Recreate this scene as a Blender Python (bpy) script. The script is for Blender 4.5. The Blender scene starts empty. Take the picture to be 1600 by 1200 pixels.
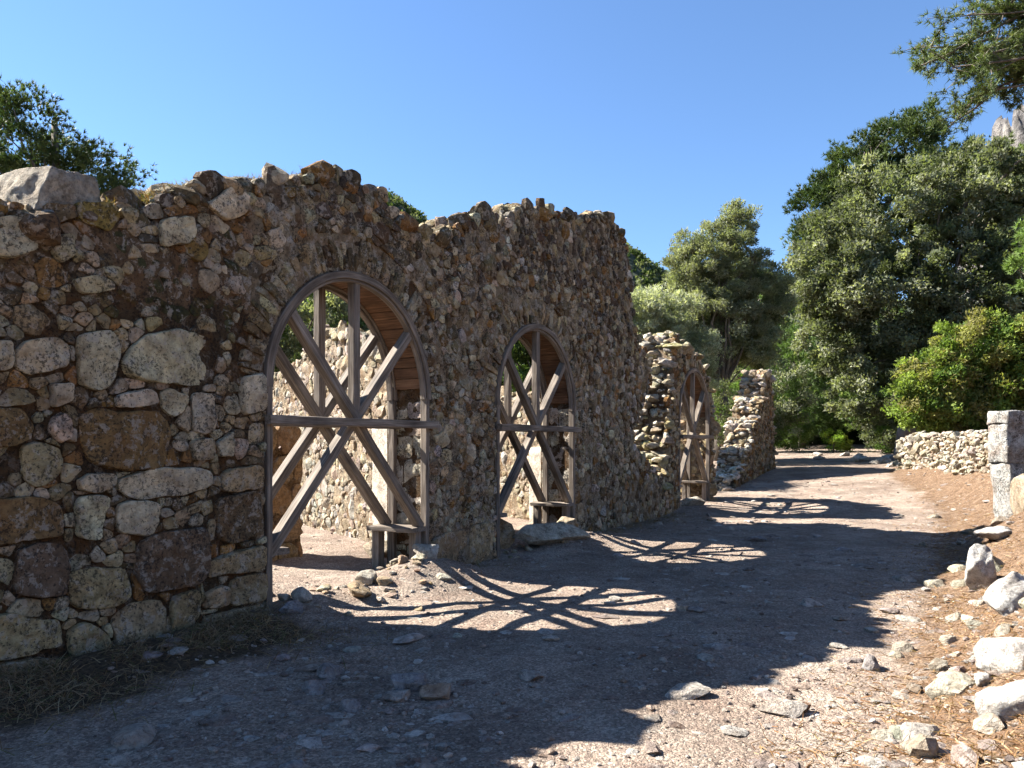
import bpy, math, random
import numpy as np
from mathutils import Matrix, Vector

# ------------------------------------------------------------------ camera, sky, sun, exposure
scene = bpy.context.scene
COL = scene.collection
cam_d = bpy.data.cameras.new('camera')
cam_d.sensor_width = 36.0
cam_d.lens = 27.0
cam_d.shift_y = 0.05625
cam_d.clip_start = 0.05
cam_d.clip_end = 5000
cam = bpy.data.objects.new('camera', cam_d)
cam.location = (0, 0, 1.6)
cam.rotation_euler = (math.radians(90), 0, 0)
COL.objects.link(cam)
scene.camera = cam

SUN_ELEV = math.radians(41.0)
SUN_H = (-0.9544, 0.2986)                      # horizontal direction towards the sun
world = bpy.data.worlds.new('World')
scene.world = world
world.use_nodes = True
wn = world.node_tree
sky = wn.nodes.new('ShaderNodeTexSky')
sky.sky_type = 'NISHITA'
sky.sun_disc = False
sky.sun_elevation = SUN_ELEV
sky.sun_rotation = math.atan2(SUN_H[0], SUN_H[1])
sky.altitude = 0
sky.air_density = 1.0
sky.dust_density = 0.0
sky.ozone_density = 7.0
wn.links.new(sky.outputs[0], wn.nodes['Background'].inputs[0])
wn.nodes['Background'].inputs[1].default_value = 0.05

sun_d = bpy.data.lights.new('sun', 'SUN')
sun_d.energy = 5.0
sun_d.angle = math.radians(0.5)
sun_d.color = (1.0, 0.945, 0.86)
sun = bpy.data.objects.new('sun', sun_d)
sdir = Vector((SUN_H[0]*math.cos(SUN_ELEV), SUN_H[1]*math.cos(SUN_ELEV), math.sin(SUN_ELEV)))
sun.rotation_euler = sdir.to_track_quat('Z', 'Y').to_euler()
sun.location = (-30, 10, 30)
COL.objects.link(sun)

scene.view_settings.view_transform = 'Standard'
scene.view_settings.look = 'None'
scene.view_settings.gamma = 1.0
scene.view_settings.use_curve_mapping = False
scene.view_settings.exposure = 2.28
cy = scene.cycles
cy.max_bounces = 5
cy.diffuse_bounces = 3
cy.glossy_bounces = 1
cy.transmission_bounces = 3
cy.transparent_max_bounces = 4
cy.caustics_reflective = False
cy.caustics_refractive = False
cy.use_adaptive_sampling = True
cy.adaptive_threshold = 0.03

# ------------------------------------------------------------------ numeric helpers
RNG = np.random.default_rng(7)

def _hash(ix, iy, iz, seed):
    h = (ix.astype(np.int64)*374761393 + iy.astype(np.int64)*668265263 + iz.astype(np.int64)*2147483647 + seed*1274126177) & 0xffffffff
    h = ((h ^ (h >> 13)) * 1274126177) & 0xffffffff
    h = ((h ^ (h >> 16)) * 2246822519) & 0xffffffff
    return ((h ^ (h >> 15)) & 0xffffff) / float(0xffffff)

def vnoise(p, seed=0):
    p = np.asarray(p, float)
    i = np.floor(p); f = p - i
    f = f*f*(3 - 2*f)
    ix, iy, iz = i[..., 0], i[..., 1], i[..., 2]
    r = 0
    for dx in (0, 1):
        wx = f[..., 0] if dx else 1 - f[..., 0]
        for dy in (0, 1):
            wy = f[..., 1] if dy else 1 - f[..., 1]
            for dz in (0, 1):
                wz = f[..., 2] if dz else 1 - f[..., 2]
                r = r + wx*wy*wz*_hash(ix+dx, iy+dy, iz+dz, seed)
    return r*2 - 1

def fbm(p, seed=0, octv=3, gain=0.5):
    p = np.asarray(p, float); a = 1.0; r = 0; s = 0
    for k in range(octv):
        r = r + a*vnoise(p*(2.03**k), seed+k*17); s += a; a *= gain
    return r/s

def snoise(V, rng, f, terms=7):
    """a cheap rough field: a few random plane waves"""
    W = rng.normal(size=(3, terms))*f*np.linspace(0.6, 2.2, terms)
    return np.sin(V@W + rng.uniform(0, 6.28, terms)) @ (np.linspace(1.0, 0.35, terms)/2.2)

def sstep(a, b, x):
    t = np.clip((x-a)/(b-a), 0, 1)
    return t*t*(3-2*t)

# ------------------------------------------------------------------ object helpers
def mesh_data(name, V, F, mat, tint=None, smooth=True, attrs=None):
    me = bpy.data.meshes.new(name)
    V = np.asarray(V, np.float32)
    if isinstance(F, np.ndarray):
        k = F.shape[1]
        me.vertices.add(len(V)); me.vertices.foreach_set('co', V.ravel())
        me.loops.add(F.size); me.loops.foreach_set('vertex_index', F.astype(np.int32).ravel())
        me.polygons.add(len(F)); me.polygons.foreach_set('loop_start', np.arange(0, F.size, k, dtype=np.int32))
        me.update(calc_edges=True)
    else:
        me.from_pydata(V.tolist(), [], F)
    me.polygons.foreach_set('use_smooth', np.full(len(me.polygons), smooth, bool))
    if tint is not None:
        t = np.asarray(tint, np.float32)
        if t.ndim == 1:
            t = np.tile(t, (len(V), 1))
        a = me.attributes.new('tint', 'FLOAT_COLOR', 'POINT')
        a.data.foreach_set('color', np.concatenate([t[:, :3], np.ones((len(t), 1), np.float32)], 1).ravel())
    if attrs:
        for kname, val in attrs.items():
            val = np.asarray(val, np.float32)
            if val.ndim == 1:
                a = me.attributes.new(kname, 'FLOAT', 'POINT'); a.data.foreach_set('value', val)
            else:
                a = me.attributes.new(kname, 'FLOAT_VECTOR', 'POINT'); a.data.foreach_set('vector', val.ravel())
    me.materials.append(mat)
    return me

def add(name, V, F, mat, parent=None, tint=None, smooth=True, attrs=None, center=True, kind=None):
    V = np.asarray(V, float)
    c = np.zeros(3)
    if center:
        c = (V.min(0) + V.max(0))/2
    o = bpy.data.objects.new(name, mesh_data(name, V-c, F, mat, tint, smooth, attrs))
    o.location = c
    if parent is not None:
        o.parent = parent
    if kind:
        o['kind'] = kind
    COL.objects.link(o)
    return o

def tag(o, label, cat, group=None):
    o['label'] = label; o['category'] = cat
    if group:
        o['group'] = group
    return o

def thing(name, label, cat, loc=(0, 0, 0), rz=0.0, group=None):
    o = bpy.data.objects.new(name, None)
    o.empty_display_size = 0.2
    o.location = loc; o.rotation_euler = (0, 0, rz)
    COL.objects.link(o)
    return tag(o, label, cat, group)

class Acc:
    """collects pieces that end up as one mesh"""
    def __init__(s):
        s.V = []; s.F = []; s.T = []; s.n = 0
    def put(s, V, F, t):
        V = np.asarray(V, float)
        s.V.append(V); o = s.n
        s.F.extend([tuple(i+o for i in f) for f in F])
        t = np.asarray(t, float)
        s.T.append(np.tile(t, (len(V), 1)) if t.ndim == 1 else t)
        s.n += len(V)
    def build(s, name, mat, parent=None, kind='stuff', smooth=True):
        if not s.n:
            return None
        return add(name, np.concatenate(s.V), s.F, mat, parent, np.concatenate(s.T), smooth, kind=kind)

# ------------------------------------------------------------------ materials
def nodes(name):
    m = bpy.data.materials.new(name); m.use_nodes = True
    nt = m.node_tree
    return m, nt, nt.nodes['Principled BSDF']

def N(nt, t, **kw):
    n = nt.nodes.new(t)
    for k, v in kw.items():
        if k in n.inputs:
            n.inputs[k].default_value = v
        else:
            setattr(n, k, v)
    return n

def L(nt, a, b):
    nt.links.new(a, b)

def ramp(nt, src, stops):
    r = nt.nodes.new('ShaderNodeValToRGB')
    e = r.color_ramp.elements
    e[0].position, e[0].color = stops[0][0], (*([stops[0][1]]*3), 1) if not isinstance(stops[0][1], tuple) else (*stops[0][1], 1)
    e[1].position, e[1].color = stops[-1][0], (*([stops[-1][1]]*3), 1) if not isinstance(stops[-1][1], tuple) else (*stops[-1][1], 1)
    for p, c in stops[1:-1]:
        q = e.new(p); q.color = (*([c]*3), 1) if not isinstance(c, tuple) else (*c, 1)
    L(nt, src, r.inputs[0])
    return r.outputs[0]

def mix(nt, a, b, fac, mode='MIX'):
    m = nt.nodes.new('ShaderNodeMix'); m.data_type = 'RGBA'; m.blend_type = mode
    for s, v in ((6, a), (7, b)):
        if isinstance(v, tuple):
            m.inputs[s].default_value = (*v, 1)
        else:
            L(nt, v, m.inputs[s])
    if isinstance(fac, (int, float)):
        m.inputs[0].default_value = fac
    else:
        L(nt, fac, m.inputs[0])
    return m.outputs[2]

def math_n(nt, op, a, b=0.0):
    m = nt.nodes.new('ShaderNodeMath'); m.operation = op
    for i, v in enumerate((a, b)):
        if isinstance(v, (int, float)):
            m.inputs[i].default_value = v
        else:
            L(nt, v, m.inputs[i])
    return m.outputs[0]

def stone_material(name, dark=0.75, pale=0.5, earth=0.4, bump=0.6):
    m, nt, b = nodes(name)
    pos = N(nt, 'ShaderNodeNewGeometry').outputs['Position']
    att = N(nt, 'ShaderNodeAttribute', attribute_name='tint').outputs['Color']
    def noise(scale, det=4.0, rough=0.65, dist=0.0):
        n = N(nt, 'ShaderNodeTexNoise', Scale=scale, Detail=det, Roughness=rough, Distortion=dist)
        L(nt, pos, n.inputs['Vector']); return n.outputs
    a = noise(11, 5, 0.72, 0.3); f = noise(40, 4, 0.75)
    sep = N(nt, 'ShaderNodeSeparateColor'); L(nt, a['Color'], sep.inputs[0])
    c = mix(nt, att, ramp(nt, a['Fac'], [(0.28, 0.40), (0.72, 1.6)]), 1.0, 'MULTIPLY')
    c = mix(nt, c, (0.40, 0.37, 0.32), math_n(nt, 'MULTIPLY', ramp(nt, sep.outputs[1], [(0.53, 0.0), (0.58, 1.0)]), pale))
    e = noise(4.0, 4)
    esep = N(nt, 'ShaderNodeSeparateColor'); L(nt, e['Color'], esep.inputs[0])
    c = mix(nt, c, (0.135, 0.066, 0.026), math_n(nt, 'MULTIPLY', ramp(nt, e['Fac'], [(0.47, 0.0), (0.62, 1.0)]), earth))
    # black lichen comes in patches, not as an even grain
    patch = math_n(nt, 'ADD', f['Fac'], math_n(nt, 'MULTIPLY', math_n(nt, 'SUBTRACT', esep.outputs[2], 0.5), 0.45))
    c = mix(nt, c, (0.020, 0.018, 0.016), math_n(nt, 'MULTIPLY', ramp(nt, patch, [(0.53, 0.0), (0.60, 1.0)]), dark))
    L(nt, c, b.inputs['Base Color'])
    b.inputs['Roughness'].default_value = 0.95
    b.inputs['Specular IOR Level'].default_value = 0.1
    h1 = noise(34, 5, 0.72)['Fac']
    bm = N(nt, 'ShaderNodeBump', Strength=bump, Distance=0.07)
    L(nt, h1, bm.inputs['Height']); L(nt, bm.outputs[0], b.inputs['Normal'])
    return m

def leaf_material(name, trans=0.4, rough=0.75, spec=0.06):
    m, nt, b = nodes(name)
    att = N(nt, 'ShaderNodeAttribute', attribute_name='tint').outputs['Color']
    L(nt, att, b.inputs['Base Color'])
    b.inputs['Roughness'].default_value = rough
    b.inputs['Specular IOR Level'].default_value = spec
    tr = N(nt, 'ShaderNodeBsdfTranslucent')
    L(nt, mix(nt, att, (1.25, 1.35, 0.55), 1.0, 'MULTIPLY'), tr.inputs['Color'])
    ms = N(nt, 'ShaderNodeMixShader'); ms.inputs[0].default_value = trans
    L(nt, b.outputs[0], ms.inputs[1]); L(nt, tr.outputs[0], ms.inputs[2])
    L(nt, ms.outputs[0], nt.nodes['Material Output'].inputs['Surface'])
    return m

def bark_material(name, c0, c1):
    m, nt, b = nodes(name)
    pos = N(nt, 'ShaderNodeNewGeometry').outputs['Position']
    mp = N(nt, 'ShaderNodeMapping'); mp.inputs['Scale'].default_value = (14, 14, 3.5); L(nt, pos, mp.inputs[0])
    n = N(nt, 'ShaderNodeTexNoise', Scale=1.0, Detail=6.0, Roughness=0.7); L(nt, mp.outputs[0], n.inputs['Vector'])
    L(nt, ramp(nt, n.outputs['Fac'], [(0.3, c0), (0.7, c1)]), b.inputs['Base Color'])
    b.inputs['Roughness'].default_value = 0.95
    bm = N(nt, 'ShaderNodeBump', Strength=0.8, Distance=0.04); L(nt, n.outputs['Fac'], bm.inputs['Height']); L(nt, bm.outputs[0], b.inputs['Normal'])
    return m

def wood_material(name, c0, c1, c2):
    m, nt, b = nodes(name)
    g = N(nt, 'ShaderNodeAttribute', attribute_name='grain').outputs['Vector']
    mp = N(nt, 'ShaderNodeMapping'); mp.inputs['Scale'].default_value = (2.2, 45, 45); L(nt, g, mp.inputs[0])
    n = N(nt, 'ShaderNodeTexNoise', Scale=1.0, Detail=5.0, Roughness=0.6, Distortion=0.6); L(nt, mp.outputs[0], n.inputs['Vector'])
    n2 = N(nt, 'ShaderNodeTexNoise', Scale=2.6, Detail=3.0); L(nt, g, n2.inputs['Vector'])
    c = ramp(nt, n.outputs['Fac'], [(0.3, c0), (0.5, c1), (0.72, c2)])
    c = mix(nt, c, ramp(nt, n2.outputs['Fac'], [(0.3, 0.6), (0.7, 1.25)]), 1.0, 'MULTIPLY')
    L(nt, c, b.inputs['Base Color'])
    b.inputs['Roughness'].default_value = 0.8
    b.inputs['Specular IOR Level'].default_value = 0.25
    bm = N(nt, 'ShaderNodeBump', Strength=0.5, Distance=0.008); L(nt, n.outputs['Fac'], bm.inputs['Height']); L(nt, bm.outputs[0], b.inputs['Normal'])
    return m

M_STONE = stone_material('rubble_stone')
M_PALE = stone_material('pale_limestone', dark=0.4, pale=0.4, earth=0.3, bump=0.7)
M_WORN = stone_material('worn_pale_stone', dark=0.75, pale=0.5, earth=0.5, bump=0.8)
M_CORE = stone_material('earth_mortar', dark=0.7, pale=0.25, earth=0.7, bump=1.0)
M_WOOD = wood_material('weathered_wood', (0.070, 0.053, 0.040), (0.155, 0.126, 0.099), (0.26, 0.222, 0.185))
M_BOARD = wood_material('red_brown_board', (0.06, 0.029, 0.014), (0.125, 0.064, 0.033), (0.19, 0.11, 0.06))
M_LEAF = leaf_material('leaf')
M_NEEDLE = leaf_material('needle', 0.25, 0.55, 0.2)
M_BARK = bark_material('bark', (0.05, 0.04, 0.03), (0.17, 0.14, 0.11))
M_DRY = leaf_material('dry_grass', 0.2, 0.8, 0.1)

def ground_material():
    m, nt, b = nodes('path_earth')
    pos = N(nt, 'ShaderNodeNewGeometry').outputs['Position']
    bank = N(nt, 'ShaderNodeAttribute', attribute_name='bank').outputs['Fac']
    grass = N(nt, 'ShaderNodeAttribute', attribute_name='litter').outputs['Fac']
    def noise(scale, det=5.0, rough=0.6, dist=0.0):
        n = N(nt, 'ShaderNodeTexNoise', Scale=scale, Detail=det, Roughness=rough, Distortion=dist)
        L(nt, pos, n.inputs['Vector']); return n.outputs['Fac']
    path = ramp(nt, noise(1.3, 6, 0.65), [(0.3, (0.195, 0.143, 0.110)), (0.5, (0.262, 0.205, 0.162)), (0.7, (0.335, 0.28, 0.225))])
    path = mix(nt, path, ramp(nt, noise(0.7, 6, 0.7), [(0.35, 0.68), (0.65, 1.22)]), 1.0, 'MULTIPLY')
    path = mix(nt, path, (0.13, 0.08, 0.062), math_n(nt, 'MULTIPLY', ramp(nt, noise(5.5, 6, 0.7), [(0.5, 0.0), (0.68, 1.0)]), 0.55))
    path = mix(nt, path, (0.34, 0.29, 0.235), math_n(nt, 'MULTIPLY', ramp(nt, noise(7.5, 4, 0.6, 0.6), [(0.60, 0.0), (0.66, 1.0)]), 0.7))
    needle = ramp(nt, noise(7, 8, 0.8), [(0.3, (0.070, 0.040, 0.023)), (0.5, (0.150, 0.096, 0.060)), (0.72, (0.26, 0.195, 0.14))])
    bfac = math_n(nt, 'ADD', bank, math_n(nt, 'MULTIPLY', math_n(nt, 'SUBTRACT', noise(2.2, 6, 0.7), 0.5), 1.3))
    c = mix(nt, path, needle, ramp(nt, bfac, [(0.38, 0.0), (0.62, 1.0)]))
    lit = ramp(nt, noise(14, 7, 0.75), [(0.3, (0.04, 0.028, 0.017)), (0.7, (0.12, 0.085, 0.052))])
    gfac = math_n(nt, 'ADD', grass, math_n(nt, 'MULTIPLY', math_n(nt, 'SUBTRACT', noise(3.0, 6, 0.7), 0.5), 1.0))
    c = mix(nt, c, lit, ramp(nt, gfac, [(0.4, 0.0), (0.65, 1.0)]))
    v = N(nt, 'ShaderNodeTexVoronoi', Scale=70.0); L(nt, pos, v.inputs['Vector'])
    c = mix(nt, c, ramp(nt, v.outputs['Color'], [(0.15, 0.50), (0.6, 1.0), (0.9, 1.5)]), 0.85, 'MULTIPLY')
    v3 = N(nt, 'ShaderNodeTexVoronoi', Scale=210.0); L(nt, pos, v3.inputs['Vector'])
    c = mix(nt, c, ramp(nt, v3.outputs['Color'], [(0.15, 0.7), (0.6, 1.0), (0.9, 1.3)]), 0.7, 'MULTIPLY')
    L(nt, c, b.inputs['Base Color'])
    b.inputs['Roughness'].default_value = 0.95
    b.inputs['Specular IOR Level'].default_value = 0.15
    v2 = N(nt, 'ShaderNodeTexVoronoi', Scale=34.0); L(nt, pos, v2.inputs['Vector'])
    h = math_n(nt, 'SUBTRACT', math_n(nt, 'ADD', noise(24, 5, 0.75), math_n(nt, 'MULTIPLY', noise(110, 2, 0.7), 0.5)),
               math_n(nt, 'ADD', math_n(nt, 'MULTIPLY', v2.outputs['Distance'], 0.5), math_n(nt, 'MULTIPLY', v.outputs['Distance'], 0.35)))
    bm = N(nt, 'ShaderNodeBump', Strength=0.75, Distance=0.035)
    L(nt, h, bm.inputs['Height']); L(nt, bm.outputs[0], b.inputs['Normal'])
    return m
M_GROUND = ground_material()

# ------------------------------------------------------------------ the street's own frame: t along the old wall, s out over the path
CT, ST = 0.4983, 0.8670
WO = (-2.24, 6.98)
WROT = math.atan2(ST, CT)

def to_world(t, d):                       # d is the depth behind the wall face
    return WO[0] + CT*t - ST*d, WO[1] + ST*t + CT*d

def to_ts(x, y):
    dx, dy = np.asarray(x, float)-WO[0], np.asarray(y, float)-WO[1]
    return CT*dx + ST*dy, ST*dx - CT*dy

def bank_toe(t):
    return 5.35 - 1.55*sstep(13.5, 23, t)

def ground_z(x, y, fine=True):
    x = np.asarray(x, float); y = np.asarray(y, float)
    t, s = to_ts(x, y)
    r = np.clip(t-13.5, 0, None)
    z = 0.072*np.minimum(r, 8.5) + 0.043*np.clip(np.minimum(r, 60)-8.5, 0, None)
    z = z + 0.10*sstep(0.2, -0.9, s)*sstep(16, 12, t)
    b = s - bank_toe(t) - 0.25*fbm(np.stack([x*0.7, y*0.7, x*0], -1), 5, 2)
    z = z + (1.12+0.33*sstep(8, 3, t))*sstep(-0.2, 2.4, b) + 0.16*np.clip(b-2.4, 0, 40)*sstep(0, 3, b)
    z = z + 0.13*sstep(0.85, 0.0, s)*sstep(-0.2, 0.25, s)*sstep(0.4, -0.4, t)
    z = z + 0.26*np.exp(-(((t-2.1)/0.8)**2 + ((s-0.22)/0.45)**2)) + 0.13*np.exp(-(((t-0.45)/0.6)**2 + ((s-0.1)/0.3)**2))
    z = z + 0.20*np.exp(-(((t-5.9)/0.9)**2 + ((s-0.35)/0.55)**2)) + 0.12*np.exp(-(((t-12.8)/1.2)**2 + ((s-0.2)/0.8)**2))
    z = z + 0.03*fbm(np.stack([x*0.9, y*0.9, x*0], -1), 11, 3)*sstep(80, 30, np.hypot(x, y))
    if fine:
        q = sstep(26, 12, np.hypot(x, y))
        rough = 0.6 + 1.3*sstep(-0.2, 0.6, b) + 0.7*sstep(1.0, 0.2, s)
        z = z + q*rough*(0.021*fbm(np.stack([x*4.2, y*4.2, x*0+3], -1), 21, 3) + 0.006*fbm(np.stack([x*15, y*15, x*0], -1), 31, 2))
    return z

def gz(x, y):
    return float(ground_z(np.array([x]), np.array([y]))[0])

def axis(lo, a, b, hi, step, grow=1.18):
    mid = list(np.arange(a, b+1e-6, step))
    out = []; v, st = mid[-1], step
    while v < hi:
        st *= grow; v += st; out.append(v)
    inn = []; v, st = mid[0], step
    while v > lo:
        st *= grow; v -= st; inn.append(v)
    return np.array(inn[::-1] + mid + out)

gx = axis(-900, -6.0, 9.0, 900, 0.065)
gy = axis(-400, 2.6, 19, 1200, 0.065)
X, Y = np.meshgrid(gx, gy)
Z = ground_z(X, Y)
tt, ss = to_ts(X, Y)
bank = sstep(-0.9, 0.5, ss - bank_toe(tt))
litter = sstep(1.5, 0.4, ss)*sstep(0.5, -0.6, tt)*sstep(-0.3, 0.05, ss)*0.95 + 0.45*sstep(0.7, 0.1, ss)*sstep(-0.3, 0.05, ss)*sstep(2.6, 3.0, tt)*sstep(4.2, 3.8, tt) + 0.5*sstep(0.7, 0.1, ss)*sstep(-0.3, 0.05, ss)*sstep(6.8, 7.4, tt)*sstep(12, 11, tt)
nx, ny = len(gx), len(gy)
ii = (np.arange(ny-1)[:, None]*nx + np.arange(nx-1)[None, :]).ravel()
GF = np.stack([ii, ii+1, ii+nx+1, ii+nx], 1)
ground = add('ground', np.stack([X.ravel(), Y.ravel(), Z.ravel()], 1), GF, M_GROUND, attrs={'bank': bank.ravel(), 'litter': litter.ravel()}, center=False, kind='structure')

# ------------------------------------------------------------------ stones
def ico(level):
    import bmesh
    bm = bmesh.new(); bmesh.ops.create_icosphere(bm, subdivisions=level, radius=1.0)
    V = np.array([v.co[:] for v in bm.verts]); F = [tuple(v.index for v in f.verts) for f in bm.faces]
    bm.free(); return V, F
ICO = {k: ico(k) for k in (1, 2, 3, 4)}

def rock(r, level=2, flat=0.8, rng=RNG, cuts=11, rough=0.07, elong=None):
    """an angular, weathered rock of mean radius r"""
    V, F = ICO[level]; V = V.copy()
    V *= (1 + 0.16*snoise(V, rng, 1.3, 5))[:, None]
    for k in range(cuts):
        n = rng.normal(size=3); n /= np.linalg.norm(n)
        d = rng.uniform(0.42, 0.85)
        ex = np.clip(V@n - d, 0, None)
        V -= ex[:, None]*n[None, :]*0.97
    V *= (1 + rough*snoise(V, rng, 3.4) + (rough*0.55*snoise(V, rng, 8.0) if level > 2 else 0))[:, None]
    e = rng.uniform(0.78, 1.35, 3) if elong is None else np.array(elong, float)
    e = e*np.array([1, 1, flat])
    V = V*e*r*1.35
    a = rng.uniform(0, 6.283); c, s = math.cos(a), math.sin(a)
    b = rng.normal()*0.25; cb, sb = math.cos(b), math.sin(b)
    V = V @ np.array([[1, 0, 0], [0, cb, sb], [0, -sb, cb]]) @ np.array([[c, s, 0], [-s, c, 0], [0, 0, 1]])
    return V, F

def chaikin(P, k=1, q=0.25):
    for _ in range(k):
        Q = np.roll(P, -1, 0)
        P = np.stack([(1-q)*P+q*Q, q*P+(1-q)*Q], 1).reshape(-1, 2)
    return P

def resample(P, n):
    Q = np.vstack([P, P[:1]]); seg = np.linalg.norm(np.diff(Q, axis=0), axis=1)
    s = np.concatenate([[0], np.cumsum(seg)]); u = np.linspace(0, s[-1], n, endpoint=False)
    return np.stack([np.interp(u, s, Q[:, 0]), np.interp(u, s, Q[:, 1])], 1)

def clip_half(P, nx_, ny_, c):
    """keep the part of polygon P where nx*x + ny*y <= c"""
    out = []; n = len(P)
    for i in range(n):
        a, b = P[i], P[(i+1) % n]
        da, db = nx_*a[0]+ny_*a[1]-c, nx_*b[0]+ny_*b[1]-c
        if da <= 0:
            out.append(a)
        if (da < 0 < db) or (db < 0 < da):
            k = da/(da-db); out.append((a[0]+k*(b[0]-a[0]), a[1]+k*(b[1]-a[1])))
    return out

def facing(P, h, sunk, rng, big=False, wob=1.0):
    """a stone with outline P in a wall face: sunk into it, its worn front proud by h. Returns u, v, w."""
    c = P.mean(0); n = len(P)
    size = math.sqrt(abs(0.5*np.sum(P[:, 0]*np.roll(P[:, 1], -1) - np.roll(P[:, 0], -1)*P[:, 1])))
    if big:
        rings = [(1.0, -sunk), (1.0, 0.45*h), (0.988, 0.80*h), (0.965, 0.95*h), (0.90, 0.99*h), (0.74, 1.01*h), (0.55, 1.02*h), (0.36, 1.02*h), (0.17, 1.02*h)]
    else:
        rings = [(1.0, -sunk), (1.0, 0.45*h), (0.95, 0.86*h), (0.80, 1.0*h), (0.42, 1.04*h)]
    V = []
    for sc, w in rings:
        Q = c + (P-c)*sc
        V.append(np.column_stack([Q, np.full(n, w)]))
    V.append(np.array([[c[0], c[1], 1.04*h]]))
    V = np.concatenate(V)
    front = V[:, 2] > 0
    # the face is broken into a few tilted facets
    for k in range(2 if big else 4):
        g = rng.normal(size=2)*(0.10 if big else 0.26)
        lim = h*rng.uniform(0.88, 1.08) + (V[:, :2]-c)@g
        V[:, 2] = np.where(front, np.minimum(V[:, 2], np.maximum(lim, -0.4*sunk)), V[:, 2])
    f = 2.2/max(size, 0.03)
    am = wob*(0.030*size if big else 0.055*size)
    V = V + am*np.stack([snoise(V, rng, f), snoise(V, rng, f), 1.1*snoise(V, rng, f)], 1)
    if big:
        V[:, 2] += 0.010*snoise(V, rng, 14) + 0.006*snoise(V, rng, 34) + 0.003*snoise(V, rng, 75)
        V[:, :2] += 0.010*np.stack([snoise(V, rng, 13), snoise(V, rng, 13)], 1) + 0.004*np.stack([snoise(V, rng, 40), snoise(V, rng, 40)], 1)
    F = []; R = len(rings)
    for k in range(R-1):
        for i in range(n):
            j = (i+1) % n
            F.append((k*n+i, k*n+j, (k+1)*n+j, (k+1)*n+i))
    top = R*n
    for i in range(n):
        F.append(((R-1)*n+i, (R-1)*n+(i+1) % n, top))
    return V, F, size

def poly_mask(poly, U, W):
    ins = np.zeros(U.shape, bool); p = list(poly); j = len(p)-1
    for i in range(len(p)):
        (xi, yi), (xj, yj) = p[i], p[j]
        if yi != yj:
            ins ^= ((yi > W) != (yj > W)) & (U < (xj-xi)*(W-yi)/(yj-yi)+xi)
        j = i
    return ins

def sites(lo, hi, inside, rad, rng, tries, asp=1.25, pre=None):
    """dart throwing with a radius that depends on the place; stones are wider than tall by asp"""
    g = 0.12; cells = {}; out = []
    U = rng.uniform(lo[0], hi[0], tries); W = rng.uniform(lo[1], hi[1], tries); K = rng.uniform(0, 1, tries)
    if pre is not None:
        m = poly_mask(pre, U, W); U, W, K = U[m], W[m], K[m]
    U, W, K = U.tolist(), W.tolist(), K.tolist()
    for u, v, k in zip(U, W, K):
        if not inside(u, v):
            continue
        r = rad(u, v)*(0.5 + 1.3*k**2.4)
        cu, cv = int(u//g), int(v//g); m = int(math.ceil(0.5/g)); ok = True
        m = min(m, int(math.ceil((r+0.26)/g)))
        for a in range(cu-m, cu+m+1):
            for b in range(cv-m, cv+m+1):
                for (x, y, q) in cells.get((a, b), ()):
                    if ((x-u)/asp)**2 + (y-v)**2 < ((q+r)*0.86)**2:
                        ok = False; break
                if not ok: break
            if not ok: break
        if ok:
            cells.setdefault((cu, cv), []).append((u, v, r)); out.append((u, v, r))
    return out

def masonry(lo, hi, inside, rad, rng, tries, planes=None, big=(), asp=1.25, joint=0.9, h=(0.02, 0.07), miss=0.06, npt=13, limit=2.1, pre=None):
    """stones that fill a face: list of (V in u,v,w, F, size)"""
    S = sites(lo, hi, inside, rad, rng, tries, asp, pre)
    bc_all = np.array([B.mean(0) for B in big]) if len(big) else np.zeros((0, 2))
    ang = np.linspace(0, 6.283, 11)[:-1]
    A = np.array(S)
    res = []
    for i, (u, v, r) in enumerate(S):
        if rng.uniform() < miss:
            continue
        d2 = ((A[:, 0]-u)/asp)**2 + (A[:, 1]-v)**2
        nb = np.where(d2 < (r*1.3+0.16)**2*2.6)[0]
        P = [(u+limit*r*asp*math.cos(a), v+limit*r*math.sin(a)) for a in (ang+rng.uniform(0, .6)).tolist()]
        for j in nb:
            if j == i:
                continue
            dx, dy = (A[j, 0]-u)/asp**2, A[j, 1]-v
            q = r/(r+A[j, 2])
            mx, my = u+(A[j, 0]-u)*q, v+(A[j, 1]-v)*q
            P = clip_half(P, dx, dy, dx*mx+dy*my)
            if len(P) < 3: break
        if planes is not None and len(P) >= 3:
            for (px, py, pc) in planes(u, v, r):
                P = clip_half(P, px, py, pc)
                if len(P) < 3: break
        if len(P) >= 3:
            for bi in np.where((np.abs(bc_all[:, 0]-u) < 0.8) & (np.abs(bc_all[:, 1]-v) < 0.6))[0]:
                B = big[bi]
                # nearest edge of the big stone separates it from this one
                Q = np.roll(B, -1, 0); e = Q-B
                k = np.clip(((np.array([u, v])-B)*e).sum(1)/np.maximum((e*e).sum(1), 1e-9), 0, 1)
                near = B+e*k[:, None]; dd = near-np.array([u, v]); m = np.argmin((dd*dd).sum(1)); dn = dd[m]
                ln = math.hypot(*dn)
                if ln < 0.4 and ln > 1e-4:
                    dn = dn/ln; P = clip_half(P, dn[0], dn[1], dn[0]*near[m][0]+dn[1]*near[m][1]-0.008)
                    if len(P) < 3: break
        if len(P) < 3:
            continue
        P = np.array(P); c = P.mean(0)
        ar = abs(0.5*np.sum(P[:, 0]*np.roll(P[:, 1], -1) - np.roll(P[:, 0], -1)*P[:, 1]))
        if ar < 0.0009:
            continue
        P = c + (P-c)*(joint*rng.uniform(0.88, 1.06))
        P = resample(chaikin(P, 1, rng.uniform(.08, .2)), npt)
        V, F, size = facing(P, rng.uniform(*h)*min(1.4, 0.55+size_f(ar)), 0.06, rng)
        res.append((V, F, size))
    return res

def size_f(a):
    return math.sqrt(a)/0.2

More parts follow.
